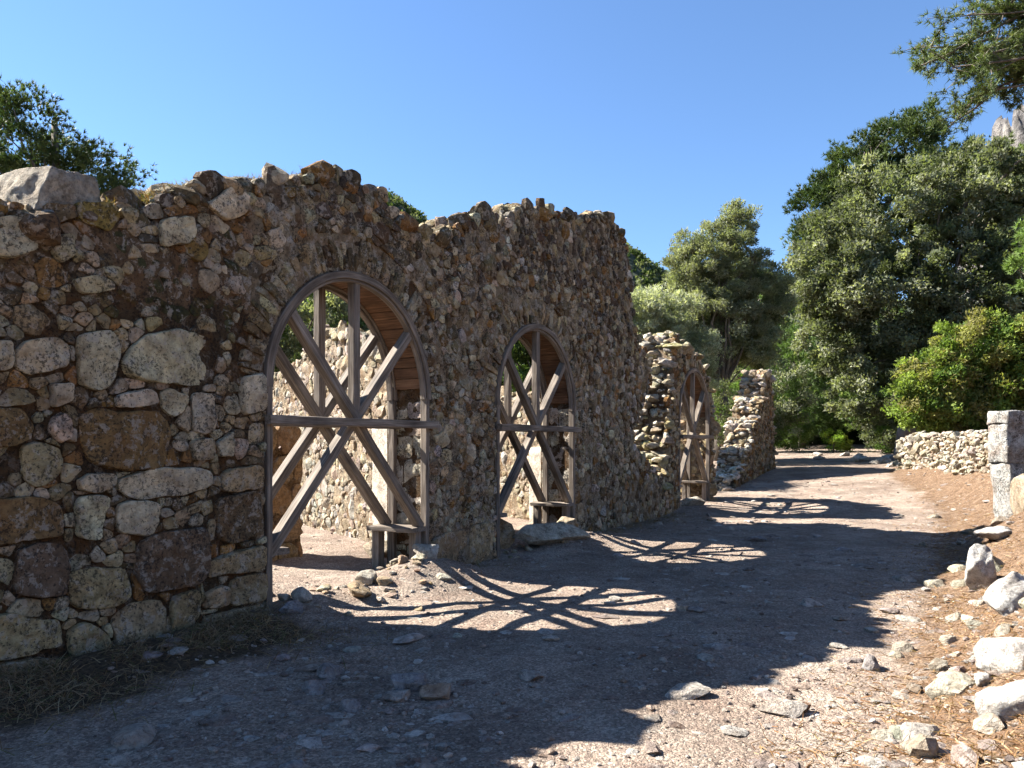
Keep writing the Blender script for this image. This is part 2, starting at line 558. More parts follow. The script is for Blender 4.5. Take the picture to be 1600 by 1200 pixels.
def in_poly(poly):
    p = [tuple(q) for q in poly]
    def f(x, y):
        c = False; n = len(p); j = n-1
        for i in range(n):
            xi, yi = p[i]; xj, yj = p[j]
            if (yi > y) != (yj > y) and x < (xj-xi)*(y-yi)/(yj-yi)+xi:
                c = not c
            j = i
        return c
    return f

def prism(poly, d0, d1):
    """outline in (t, z) given depth from d0 to d1"""
    n = len(poly)
    V = [(t, d0, z) for t, z in poly] + [(t, d1, z) for t, z in poly]
    F = [tuple(range(n)), tuple(range(2*n-1, n-1, -1))]
    F += [(i, i+n, (i+1) % n+n, (i+1) % n) for i in range(n)]
    return V, F

def place(V, o, u, v, n):
    return np.asarray(o)[None, :] + V[:, 0:1]*np.asarray(u) + V[:, 1:2]*np.asarray(v) + V[:, 2:3]*np.asarray(n)

def finish_stones(parent, pieces, eye, mat, keep=290, name='stone', rest='small_stones'):
    """pieces: (V local, F, tint). The ones that show largest become parts, the rest one stuff mesh"""
    sc = []
    for V, F, t in pieces:
        e = V.max(0)-V.min(0)
        sc.append(float(np.sort(e)[1]*np.sort(e)[2]) / float(np.sum((V.mean(0)-eye)**2)))
    order = np.argsort(sc)[::-1]
    acc = Acc()
    for k, i in enumerate(order):
        V, F, t = pieces[i]
        if k < keep:
            add(name, V, F, mat, parent, t, len(V) > 200)
        else:
            acc.put(V, F, t)
    acc.build(rest, mat, parent, smooth=False)

def eye_local(t0):
    t, s = to_ts(0, 0)
    return np.array([float(t)-t0, -float(s), 1.6])

def jitter(c, rng, a=0.18):
    c = np.array(c, float)*(1+rng.normal()*a)
    return np.clip(c*(1+rng.normal(size=3)*0.035), 0.01, 0.85)

GREY, TAN, BROWN, DARK, YELL, WHITE = (0.325, 0.275, 0.185), (0.285, 0.218, 0.125), (0.20, 0.112, 0.042), (0.112, 0.084, 0.048), (0.19, 0.155, 0.05), (0.36, 0.325, 0.265)

def mortar_face(name, parent, poly, lo, hi, o, u, v, n, tint, seed, step=0.04, amp=0.03, base=0.0, mat=None):
    """an uneven skin of earth mortar over a wall face, clipped to the outline poly"""
    us = np.arange(lo[0], hi[0], step); vs = np.arange(lo[1], hi[1], step)
    U, W = np.meshgrid(us, vs)
    ins = poly_mask(poly, U, W)
    q = np.stack([U, W, U*0+seed], -1)
    H = (base(U, W) if callable(base) else base) + amp*fbm(q*5.0, seed, 3) + 0.4*amp*fbm(q*19.0, seed+5, 2)
    nu, nv = len(us), len(vs)
    i = (np.arange(nv-1)[:, None]*nu+np.arange(nu-1)[None, :])
    ok = ins[:-1, :-1] & ins[1:, :-1] & ins[:-1, 1:] & ins[1:, 1:]
    i = i[ok]
    F = np.stack([i, i+1, i+nu+1, i+nu], 1)
    used = np.unique(F); mp = np.zeros(nu*nv, int); mp[used] = np.arange(len(used))
    L3 = np.stack([U.ravel(), W.ravel(), H.ravel()], 1)[used]
    if callable(tint):
        tint = tint(L3)
    return add(name, place(L3, o, u, v, n), mp[F], mat or M_CORE, parent, tint, True)

# ------------------------------------------------------------------ the long ruined wall with two arched openings
R_A, Z_S = 1.245, 2.10
ARCHES = [(0.0, 2.49), (4.06, 6.55)]
TOP = [(-3.6, 3.12), (-2.24, 3.16), (-1.42, 3.38), (-1.13, 3.42), (-1.02, 3.56), (-0.59, 3.76), (-0.11, 3.93), (0.27, 4.07), (0.87, 4.33),
       (1.23, 4.30), (1.68, 4.37), (1.96, 4.18), (2.38, 4.05), (2.91, 4.17), (3.42, 4.46), (3.89, 4.74), (4.25, 4.66), (4.78, 5.03), (5.48, 5.17),
       (6.63, 5.33), (7.84, 5.64), (8.44, 5.60), (8.85, 5.38)]
END = [(9.05, 5.1), (9.12, 4.4), (9.3, 3.9), (9.63, 3.5), (10.15, 3.3), (10.25, 2.9), (9.75, 2.3), (9.35, 1.9), (9.3, 1.5), (10.0, 1.2), (11.1, 0.8), (11.9, 0.35), (12.0, -0.3)]

def arch_path(a, b, n=24):
    c = (a+b)/2
    return [(b, -0.3), (b, Z_S)] + [(c+R_A*math.cos(x), Z_S+R_A*math.sin(x)) for x in np.linspace(0, math.pi, n)[1:-1]] + [(a, Z_S), (a, -0.3)]

BIG = [
    ('g', [(-2.155, 2.218), (-2.082, 2.299), (-1.891, 2.33), (-1.797, 2.255), (-1.797, 2.12), (-1.913, 2.075), (-2.061, 2.041), (-2.143, 2.091)] ),
    ('g', [(-1.743, 2.261), (-1.71, 2.37), (-1.494, 2.424), (-1.424, 2.342), (-1.454, 2.029), (-1.592, 1.973), (-1.724, 2.011)] ),
    ('g', [(-1.403, 2.176), (-1.341, 2.303), (-1.209, 2.416), (-0.927, 2.506), (-0.557, 2.466), (-0.538, 2.306), (-0.589, 2.096), (-0.778, 2.041), (-1.043, 2.066), (-1.341, 2.085)] ),
    ('g', [(-2.357, 2.258), (-2.179, 2.287), (-2.155, 2.175), (-2.187, 2.074), (-2.357, 2.053)] ),
    ('g', [(-1.444, 1.944), (-1.289, 2.001), (-1.105, 1.991), (-1.099, 1.911), (-1.209, 1.862), (-1.444, 1.863)] ),
    ('g', [(-1.071, 1.993), (-0.968, 2.03), (-0.826, 1.976), (-0.868, 1.859), (-0.956, 1.805), (-1.043, 1.853)] ),
    ('g', [(-0.79, 1.993), (-0.589, 2.01), (-0.576, 1.708), (-0.653, 1.653), (-0.802, 1.705)] ),
    ('g', [(-1.743, 1.336), (-1.64, 1.378), (-1.444, 1.352), (-1.454, 1.276), (-1.568, 1.235), (-1.724, 1.257)] ),
    ('g', [(-1.424, 1.313), (-1.263, 1.379), (-0.838, 1.407), (-0.602, 1.358), (-0.621, 1.224), (-0.898, 1.161), (-1.341, 1.173), (-1.434, 1.241)] ),
    ('g', [(-1.743, 1.213), (-1.504, 1.212), (-1.543, 1.036), (-1.568, 0.888), (-1.743, 0.916)] ),
    ('g', [(-1.434, 1.122), (-1.315, 1.162), (-1.093, 1.122), (-1.105, 0.948), (-1.209, 0.868), (-1.434, 0.921)] ),
    ('g', [(-1.921, 1.777), (-1.847, 1.824), (-1.797, 1.736), (-1.806, 1.623), (-1.869, 1.6), (-1.947, 1.679)] ),
    ('g', [(-1.934, 1.998), (-1.797, 2.016), (-1.797, 1.88), (-1.913, 1.822)] ),
    ('g', [(-2.394, 3.03), (-2.082, 3.122), (-1.99, 3.023), (-2.02, 2.907), (-2.123, 2.829), (-2.394, 2.765)] ),
    ('g', [(-1.921, 3.017), (-1.788, 3.057), (-1.77, 2.916), (-1.847, 2.846), (-1.904, 2.888)] ),
    ('g', [(-1.77, 2.744), (-1.64, 2.795), (-1.484, 2.786), (-1.494, 2.713), (-1.71, 2.654)] ),
    ('g', [(-1.082, 3.337), (-0.778, 3.465), (-0.747, 3.315), (-0.838, 3.205), (-1.071, 3.138)] ),
    ('g', [(-0.666, 3.574), (-0.357, 3.823), (-0.218, 3.779), (-0.253, 3.6), (-0.458, 3.492)] ),
    ('g', [(-0.309, 2.159), (-0.051, 2.224), (-0.022, 1.89), (-0.267, 1.825)] ),
    ('g', [(-0.808, 1.6), (-0.602, 1.632), (-0.589, 1.465), (-0.778, 1.442)] ),
    ('g', [(-0.551, 1.6), (-0.378, 1.7), (-0.378, 1.478), (-0.524, 1.464)] ),
    ('t', [(-2.467, 0.491), (-2.183, 0.477), (-2.102, 0.418), (-1.998, 0.384), (-1.869, 0.349), (-1.833, 0.252), (-1.847, 0.166), (-2.041, 0.145), (-2.467, 0.188)] ),
    ('t', [(-1.806, 0.269), (-1.687, 0.313), (-1.592, 0.27), (-1.504, 0.157), (-1.519, 0.043), (-1.64, -0.044), (-1.779, 0.059)] ),
    ('t', [(-1.484, 0.295), (-1.341, 0.364), (-1.071, 0.364), (-1.003, 0.276), (-1.043, 0.081), (-1.209, -0.007), (-1.393, 0.003), (-1.454, 0.122)] ),
    ('t', [(-0.985, 0.365), (-0.716, 0.392), (-0.703, 0.22), (-0.79, -0.026), (-0.968, 0.039)] ),
    ('t', [(-0.666, 0.346), (-0.445, 0.38), (-0.425, 0.195), (-0.653, 0.2)] ),
    ('t', [(-0.418, 0.414), (-0.014, 0.427), (-0.014, 0.16), (-0.405, 0.175)] ),
    ('t', [(-0.641, 0.583), (-0.391, 0.648), (-0.022, 0.672), (-0.022, 0.469), (-0.323, 0.455), (-0.641, 0.449)] ),
    ('t', [(-0.685, 0.152), (-0.014, 0.148), (-0.022, 0.045), (-0.666, 0.026)] ),
    ('t', [(-2.467, 0.168), (-2.041, 0.124), (-1.847, 0.076), (-1.833, -0.017), (-1.956, -0.065), (-2.467, -0.034)] ),
    ('t', [(-1.788, 0.672), (-1.592, 0.69), (-1.341, 0.631), (-1.305, 0.43), (-1.444, 0.383), (-1.71, 0.386), (-1.788, 0.446)] ),
    ('t', [(-2.123, 1.557), (-1.998, 1.6), (-1.847, 1.555), (-1.86, 1.376), (-1.998, 1.294), (-2.102, 1.364)] ),
    ('t', [(2.557, 0.466), (3.309, 0.492), (3.339, 0.036), (2.557, 0.067)] ),
    ('t', [(3.4, 0.508), (3.956, 0.542), (3.956, 0.082), (3.4, 0.045)] ),
    ('t', [(-0.492, 1.354), (-0.037, 1.397), (-0.029, 1.183), (-0.492, 1.174)] ),
    ('b', [(-1.724, 1.806), (-1.592, 1.843), (-1.127, 1.85), (-0.991, 1.753), (-1.003, 1.549), (-1.071, 1.373), (-1.444, 1.38), (-1.663, 1.452), (-1.724, 1.6)] ),
    ('b', [(-2.467, 1.217), (-1.998, 1.215), (-1.833, 1.151), (-1.833, 0.935), (-2.082, 0.932), (-2.467, 0.894)] ),
    ('b', [(-2.467, 1.802), (-2.123, 1.836), (-2.041, 1.73), (-2.061, 1.6), (-2.467, 1.539)] ),
    ('d', [(-2.147, 0.875), (-2.02, 0.925), (-1.824, 0.889), (-1.806, 0.653), (-1.824, 0.52), (-1.998, 0.529), (-2.147, 0.576)] ),
    ('d', [(-1.268, 0.84), (-1.043, 0.891), (-0.641, 0.893), (-0.641, 0.476), (-0.778, 0.391), (-1.209, 0.438), (-1.278, 0.572)] ),
    ('d', [(-0.557, 1.14), (-0.11, 1.17), (-0.073, 0.735), (-0.524, 0.73)] ),
    ('d', [(-1.99, 3.22), (-1.779, 3.286), (-1.77, 3.166), (-1.956, 3.088)] ),
    ('y', [(-1.77, 3.288), (-1.494, 3.372), (-1.414, 3.254), (-1.504, 3.137), (-1.733, 3.175)] ),
]
THICK = 0.62

def outline(top, end, drop, arches, left=-3.6):
    P = [(left, -0.3)] + [(t, z-drop) for t, z in top] + [(t-drop*0.8, z-drop*0.4) for t, z in end[:-1]] + [(end[-1][0], -0.3)]
    for a, b in reversed(arches):
        P += arch_path(a, b)
    return P

def arch_planes(arches, band):
    def f(u, v, r):
        out = []
        for a, b in arches:
            c = (a+b)/2
            if v < Z_S:
                if u <= a and a-u < 0.5: out.append((1, 0, a-0.004))
                if u >= b and u-b < 0.5: out.append((-1, 0, -b-0.004))
            else:
                dx, dz = c-u, Z_S-v; ln = math.hypot(dx, dz)
                if ln < R_A+band+0.5:
                    dx, dz = dx/ln, dz/ln
                    out.append((dx, dz, dx*c+dz*Z_S-(R_A+band)))
        return out
    return f

def voussoirs(a, b, rng, pieces, t0, th0=0.0, th1=math.pi):
    c = (a+b)/2; th = th0
    while th < th1:
        w = rng.uniform(0.045, 0.11)/1.32
        r1 = rng.uniform(1.50, 1.66)
        cuts = [1.285, r1] if rng.uniform() < 0.6 else [1.285, rng.uniform(1.38, 1.48), r1]
        for r0, r2 in zip(cuts[:-1], cuts[1:]):
            j = rng.normal(size=4)*0.012
            Q = [(r0+0.004, th+0.004+j[0]*.5), (r2-0.006, th+0.004+j[1]), (r2-0.006+j[2], th+w-0.004+j[3]), (r0+0.004, th+w-0.004)]
            P = np.array([(c+r*math.cos(x), Z_S+r*math.sin(x)) for r, x in Q])
            P = resample(chaikin(P, 1, .12), 14)
            V, F, s = facing(P, rng.uniform(0.015, 0.04), 0.06, rng)
            tint = jitter([GREY, TAN, DARK][rng.integers(0, 3)], rng)
            pieces.append((place(V, (-t0, 0, 0), (1, 0, 0), (0, 0, 1), (0, -1, 0)), F, tint))
        th += w

def top_rocks(profile, rng, pieces, t0, step=0.12, depth=(0.0, 0.72), r=(0.05, 0.13), rows=4, pal=None, dz=-0.03, lev=2):
    P = np.array(profile)
    t = P[0, 0]
    while t < P[-1, 0]:
        z = np.interp(t, P[:, 0], P[:, 1])
        for k in range(rows):
            d = depth[0]+(depth[1]-depth[0])*(k+rng.uniform(0.1, 0.9))/rows
            rr = rng.uniform(*r)*(1.35 if rng.uniform() < .15 else 1)
            V, F = rock(rr, lev, 0.75, rng)
            V = V+np.array([t-t0+rng.normal()*0.04, d, z+dz-rr*0.25+rng.normal()*0.04])
            pieces.append((V, F, jitter(pal[rng.integers(0, len(pal))], rng)))
        t += step*rng.uniform(0.7, 1.4)

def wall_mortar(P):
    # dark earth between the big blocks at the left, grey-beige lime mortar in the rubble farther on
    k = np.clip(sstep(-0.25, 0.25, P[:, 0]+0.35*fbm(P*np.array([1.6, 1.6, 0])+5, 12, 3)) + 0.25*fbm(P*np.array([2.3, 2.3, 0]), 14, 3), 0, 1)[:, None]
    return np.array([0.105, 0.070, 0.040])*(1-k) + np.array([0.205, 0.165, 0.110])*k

def build_main_wall():
    rng = np.random.default_rng(11)
    t0 = 4.0
    bx, by = to_world(t0, 0)
    w = thing('ruined_wall', 'long dark ruined rubble wall in shade, with two arched openings, nearest the camera', 'wall', (bx, by, 0), WROT)
    V, F = prism([(t-t0, z) for t, z in outline(TOP, END, 0.10, ARCHES)], 0.012, THICK)
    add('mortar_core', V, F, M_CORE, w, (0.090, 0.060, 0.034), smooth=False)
    mortar_face('mortar_face', w, outline(TOP, END, 0.10, ARCHES), (-3.5, -0.2), (12, 5.8), (-t0, 0, 0), (1, 0, 0), (0, 0, 1), (0, -1, 0), wall_mortar, 3, base=lambda U, W: -0.003-0.024*sstep(0.0, -0.3, U)*sstep(3.0, 2.4, W), amp=0.026, mat=M_STONE)
    pieces = []
    bigs = [np.array(P) for _, P in BIG]
    pal = {'g': GREY, 't': TAN, 'b': (0.18, 0.112, 0.052), 'd': (0.118, 0.088, 0.052), 'y': YELL}
    for k, P in BIG:
        Q = resample(chaikin(np.array(P), 2, 0.14), 60)
        V, F, s = facing(Q, rng.uniform(0.045, 0.075), 0.08, rng, True)
        f = 1.3 if k == 'g' else 1.1
        pieces.append((place(V, (-t0, 0, 0), (1, 0, 0), (0, 0, 1), (0, -1, 0)), F, jitter(np.array(pal[k])*f, rng, 0.1)))
    region = outline(TOP, END, 0.03, ARCHES)
    bigins = [(P.mean(0), in_poly(P.mean(0)+(P-P.mean(0))*1.12)) for P in bigs]
    def inside(t, z):
        if z < -0.12:
            return False
        if z > Z_S:
            for a, b in ARCHES:
                if math.hypot(t-(a+b)/2, z-Z_S) < R_A+0.37:
                    return False
        for c, f in bigins:
            if abs(c[0]-t) < .6 and abs(c[1]-z) < .5 and f(t, z):
                return False
        return True
    def rad(t, z):
        base = 0.064 if t < -0.05 else 0.070
        if t > 0:                                  # rough patches of larger and of smaller stones
            base *= 1.0 + 0.30*math.sin(t*2.1+z*1.3)*math.sin(z*2.6-t*0.7)
        return base*(1.5 if (z < 0.9 and t > 6.6) else 1.0)
    st = masonry((-3.2, -0.1), (12.0, 5.8), inside, rad, rng, 70000, arch_planes(ARCHES, 0.40), bigs, joint=0.96, h=(0.010, 0.034), miss=0.045, pre=region)
    for V, F, s in st:
        c = V.mean(0); q = rng.uniform()
        moss = math.exp(-((c[0]+0.9)/0.55)**2-((c[1]-2.85)/0.35)**2)
        if rng.uniform() < moss:
            tint = jitter((0.05, 0.048, 0.022), rng); V[:, 2] -= 0.02
        elif rng.uniform() < 0.6*float(sstep(2.8, 5.2, c[1])):
            tint = jitter((0.085, 0.068, 0.05), rng)
        elif c[0] < 0:
            tint = jitter(GREY if q < .45 else TAN if q < .75 else BROWN if q < .87 else DARK, rng)
        else:
            tint = jitter(GREY if q < .38 else TAN if q < .62 else BROWN if q < .74 else WHITE if q > .92 else DARK, rng, .25)
        pieces.append((place(V, (-t0, 0, 0), (1, 0, 0), (0, 0, 1), (0, -1, 0)), F, tint))
    for a, b in ARCHES:
        voussoirs(a, b, rng, pieces, t0)
        # the jamb that faces the camera, and the other one
        for tj, sg in ((b, -1), (a, 1)):
            z = -0.1
            while z < Z_S:
                hh = rng.uniform(0.16, 0.40); u = 0.012
                while u < THICK-0.05:
                    ww = min(rng.uniform(0.2, 0.5), THICK-0.012-u); g = 0.006
                    if ww > 0.07:
                        P = resample(chaikin(np.array([(u+g, z+g), (u+ww-g, z+g), (u+ww-g, z+hh-g), (u+g, z+hh-g)]), 1, .1), 24)
                        V, F, s = facing(P, 0.012, 0.05, rng, True, 0.5)
                        pieces.append((place(V, (tj-t0, 0, 0), (0, 1, 0), (0, 0, 1), (sg, 0, 0)), F, jitter((0.34, 0.30, 0.24), rng, .12)))
                    u += ww
                z += hh
    top_rocks(TOP, rng, pieces, t0, 0.125, (0.0, 0.72), (0.045, 0.15), 4, [GREY, TAN, DARK, BROWN, DARK], dz=-0.04)
    # broken right end: stones down the torn edge
    for (ta, za), (tb, zb) in zip(END[:-2], END[1:-1]):
        n = max(2, int(math.hypot(tb-ta, zb-za)/0.13))
        for k in range(n):
            q = (k+rng.uniform())/n
            for d in (0.03, 0.22, 0.42, 0.62):
                rr = rng.uniform(0.05, 0.10)
                V, F = rock(rr, 2, 0.8, rng)
                V = V+np.array([ta+(tb-ta)*q-t0-0.07, d+rng.uniform(0, .1), za+(zb-za)*q-0.03])
                pieces.append((V, F, jitter([GREY, TAN, DARK, BROWN][rng.integers(0, 4)], rng)))
    # stones of the wall's uppermost left stretch seen from the front, a little larger
    for t, z, r in ((-2.35, 3.1, .13), (-1.3, 3.36, .10), (-0.95, 3.5, .11), (-0.15, 3.86, .12), (0.05, 3.95, .10), (0.30, 3.98, .11), (1.0, 4.28, .13), (0.75, 4.2, .12), (1.72, 4.27, .11), (3.8, 4.62, .14), (4.05, 4.6, .12), (4.7, 4.95, .14), (5.0, 4.98, .13), (7.8, 5.62, .13)):
        V, F = rock(r, 3, 0.7, rng)
        pieces.append((V+np.array([t-t0, 0.16, z]), F, jitter(GREY, rng)))
    finish_stones(w, pieces, eye_local(t0), M_STONE, 290)
    return w
build_main_wall()

# the squared block resting on the wall's top at the left
def block(size, rng, cuts=10, bend=0.02, round_=0.12):
    import bmesh
    bm = bmesh.new(); bmesh.ops.create_cube(bm, size=2.0)
    bmesh.ops.subdivide_edges(bm, edges=bm.edges[:], cuts=cuts, use_grid_fill=True)
    V = np.array([v.co[:] for v in bm.verts]); F = [tuple(v.index for v in f.verts) for f in bm.faces]; bm.free()
    # round the edges off
    a = np.abs(V); k = 6.0
    nrm = (a**k).sum(1)**(1/k)
    V = V*(1-round_) + round_*V/nrm[:, None]
    off = rng.uniform(0, 30, 3)
    V = V*np.array(size)/2
    V += bend*np.stack([fbm(V*5+off, 1, 3), fbm(V*5+off+9, 2, 3), fbm(V*5+off+18, 3, 3)], 1)
    return V, F

rng = np.random.default_rng(3)
V, F = block((0.56, 0.52, 0.33), rng, 26, 0.045, 0.35)
V += 0.010*np.stack([fbm(V*24, 5, 3), fbm(V*24+7, 6, 3), fbm(V*24+14, 7, 3)], 1)
V[:, 0] += 0.45*(V[:, 2]+0.19)*sstep(0.25, -0.2, V[:, 0])
b = add('capping_block', V, F, M_PALE, None, (0.32, 0.28, 0.22))
bx, by = to_world(-1.83, 0.24)
b.location = (bx, by, 3.35); b.rotation_euler = (0.04, -0.10, WROT+0.15)
tag(b, 'pitted pale limestone block perched on the top left of the ruined wall', 'stone block')

# ------------------------------------------------------------------ timber supports in the arches
def tube(pts, rad, n=7):
    pts = np.asarray(pts, float); V = []; F = []
    for i, p in enumerate(pts):
        d = pts[min(i+1, len(pts)-1)]-pts[max(i-1, 0)]; d = d/np.linalg.norm(d)
        a = np.cross(d, (0.3, 0.9, 0.2)); a /= np.linalg.norm(a); b = np.cross(d, a)
        for k in range(n):
            th = 6.2832*k/n
            V.append(p+rad[i]*(math.cos(th)*a+math.sin(th)*b))
    for i in range(len(pts)-1):
        for k in range(n):
            j = (k+1) % n
            F.append((i*n+k, i*n+j, (i+1)*n+j, (i+1)*n+k))
    F.append(tuple(range(n-1, -1, -1))); F.append(tuple(range((len(pts)-1)*n, len(pts)*n)))
    return np.array(V), F

M_IRON, _nt, _b = nodes('rusty_iron')
_b.inputs['Base Color'].default_value = (0.06, 0.03, 0.018, 1); _b.inputs['Roughness'].default_value = 0.7; _b.inputs['Metallic'].default_value = 0.4

def beam(parent, name, p0, p1, w, d, mat, ndir=(0, 1, 0), seed=0, seg=7, cham=0.007, warp=0.004):
    p0, p1 = Vector(p0), Vector(p1)
    x = (p1-p0).normalized(); n = Vector(ndir).normalized(); y = n.cross(x).normalized(); n = x.cross(y)
    ln = (p1-p0).length; h, k = w/2, d/2; c = cham
    cs = np.array([(-h+c, -k), (h-c, -k), (h, -k+c), (h, k-c), (h-c, k), (-h+c, k), (-h, k-c), (-h, -k+c)])
    xs = np.linspace(-ln/2, ln/2, seg+1)
    V = np.concatenate([np.column_stack([np.full(8, xx), cs]) for xx in xs])
    r = np.random.default_rng(seed+17)
    off = r.uniform(0, 60, 3)
    V[:, 1] += warp*fbm(np.column_stack([V[:, 0]*1.6, V[:, 1]*0, V[:, 2]*0])+off, 1, 2) + 0.002*r.normal(size=len(V))
    V[:, 2] += warp*fbm(np.column_stack([V[:, 0]*1.6, V[:, 1]*0, V[:, 2]*0])+off+9, 2, 2) + 0.0015*r.normal(size=len(V))
    F = [tuple(range(7, -1, -1)), tuple(range(seg*8, seg*8+8))]
    for s in range(seg):
        for i in range(8):
            j = (i+1) % 8
            F.append((s*8+i, s*8+j, (s+1)*8+j, (s+1)*8+i))
    o = bpy.data.objects.new(name, mesh_data(name, V, F, mat, None, False, {'grain': V+off[None, :]}))
    M = Matrix(((x.x, y.x, n.x, 0), (x.y, y.y, n.y, 0), (x.z, y.z, n.z, 0), (0, 0, 0, 1)))
    M.translation = (p0+p1)/2
    o.parent = parent; o.matrix_local = M
    COL.objects.link(o)
    return o

def rib(parent, name, c, r0, r1, d0, d1, mat, seed, th0=0.0, th1=math.pi, n=36):
    r = np.random.default_rng(seed); off = r.uniform(0, 60, 3)
    V = []; G = []
    e = 0.006
    for th in np.linspace(th0, th1, n+1):
        for rr, dd in ((r0, d0+e), (r0+e, d0), (r1-e, d0), (r1, d0+e), (r1, d1-e), (r1-e, d1), (r0+e, d1), (r0, d1-e)):
            q = rr+0.003*math.sin(th*7+seed)
            V.append((c+q*math.cos(th), dd, Z_S+q*math.sin(th))); G.append((th*1.25+off[0], rr+off[1], dd+off[2]))
    F = [tuple(range(8)), tuple(range(n*8+7, n*8-1, -1))]
    for s in range(n):
        for i in range(8):
            j = (i+1) % 8
            F.append((s*8+j, s*8+i, (s+1)*8+i, (s+1)*8+j))
    c0 = np.array(V); cc = (c0.min(0)+c0.max(0))/2
    o = bpy.data.objects.new(name, mesh_data(name, c0-cc, F, mat, None, False, {'grain': np.array(G)}))
    o.location = cc; o.parent = parent; COL.objects.link(o)
    return o

def make_support(t_left, label, seed, bar_z=1.80):
    a = 0.0; b = 2.49; c = 1.245
    bx, by = to_world(t_left, 0)
    f = thing('timber_arch_support', label, 'timber frame', (bx, by, 0.0), WROT, 'timber frames propping the wall openings')
    bars, kings, braces = [], [], []
    for k, d in enumerate((0.05, 0.54)):
        s = seed+k*20
        rib(f, 'outer_rib', c, R_A-0.052, R_A+0.022, d-0.085, d+0.02, M_WOOD, s+1)
        rib(f, 'inner_rib', c, R_A-0.085, R_A-0.054, d-0.062, d+0.01, M_WOOD, s+2)
        beam(f, 'post', (a+0.033, d-0.03, 0.02), (a+0.033, d-0.03, Z_S+0.01), 0.066, 0.09, M_WOOD, seed=s+3)
        beam(f, 'post', (b-0.033, d-0.03, 0.02), (b-0.033, d-0.03, Z_S+0.01), 0.066, 0.09, M_WOOD, seed=s+4)
        bars.append(beam(f, 'cross_bar', (a-0.05, d-0.135 if k == 0 else d-0.10, bar_z), (b+0.04, d-0.135 if k == 0 else d-0.10, bar_z-0.005), 0.085, 0.075, M_WOOD, seed=s+5))
        kings.append(beam(f, 'king_post', (c, d, bar_z-0.04), (c, d, Z_S+R_A-0.07), 0.10, 0.09, M_WOOD, seed=s+6))
        braces.append(beam(f, 'brace', (0.30, d-0.004, 2.86), (2.38, d-0.004, 0.60), 0.095, 0.105, M_WOOD, seed=s+7))
        braces.append(beam(f, 'brace', (2.19, d+0.004, 2.86), (0.06, d+0.004, 0.56), 0.095, 0.105, M_WOOD, seed=s+8))
        beam(f, 'stub_post', (2.33 if k == 0 else 2.25, d+0.02, 0.02), (2.33 if k == 0 else 2.25, d+0.02, 0.545), 0.12, 0.10, M_WOOD, seed=s+9)
    # bolt heads, each on the timber it fixes
    for host, bt, bz, dd in ((bars[0], 1.27, bar_z, -0.125), (bars[0], 0.06, bar_z, -0.125), (bars[0], 2.43, bar_z, -0.125), (kings[0], 1.245, 2.02, 0.0), (kings[0], 1.245, 3.1, 0.0),
                             (braces[0], 0.47, 2.675, -0.008), (braces[0], 2.24, 0.752, -0.008), (braces[1], 2.04, 2.70, 0.0), (braces[1], 0.25, 0.765, 0.0)):
        (V, F) = tube([(0, -0.016, 0), (0, 0.02, 0)], [0.015, 0.015], 6)
        o = add('bolt', V, F, M_IRON, host, None, False, center=False)
        o.matrix_local = host.matrix_local.inverted() @ Matrix.Translation((bt, dd, bz))
    beam(f, 'sill_plank', (2.30, -0.03, 0.575), (2.26, 0.62, 0.575), 0.34, 0.055, M_WOOD, (0, 0, 1), seed=seed+51)
    beam(f, 'sill_plank', (0.16, 0.0, 0.575), (0.18, 0.62, 0.575), 0.26, 0.055, M_WOOD, (0, 0, 1), seed=seed+52)
    # boards that line the soffit, each running through the thickness of the wall
    nb = 30
    for k in range(nb):
        th = (k+0.5)*math.pi/nb
        r = R_A-0.022+0.004*math.sin(k*5.1+seed)
        p = Vector((c+r*math.cos(th), 0, Z_S+r*math.sin(th)))
        if abs(th-math.pi/2) > 1.45:
            continue
        nrm = Vector((math.cos(th), 0, math.sin(th)))
        beam(f, 'soffit_board', p+Vector((0, 0.085, 0)), p+Vector((0, 0.45, 0)), 0.122, 0.022, M_BOARD, nrm, seed=seed+60+k, seg=3, cham=0.003, warp=0.002)
    return f

make_support(0.0, 'brown timber frame with crossed braces in the nearest, largest looking archway', 100)
make_support(4.06, 'brown timber frame with crossed braces in the middle archway of the long wall', 200)
make_support(12.1, 'weathered timber frame in the farthest arch, of the isolated wall piece', 300, 1.72)

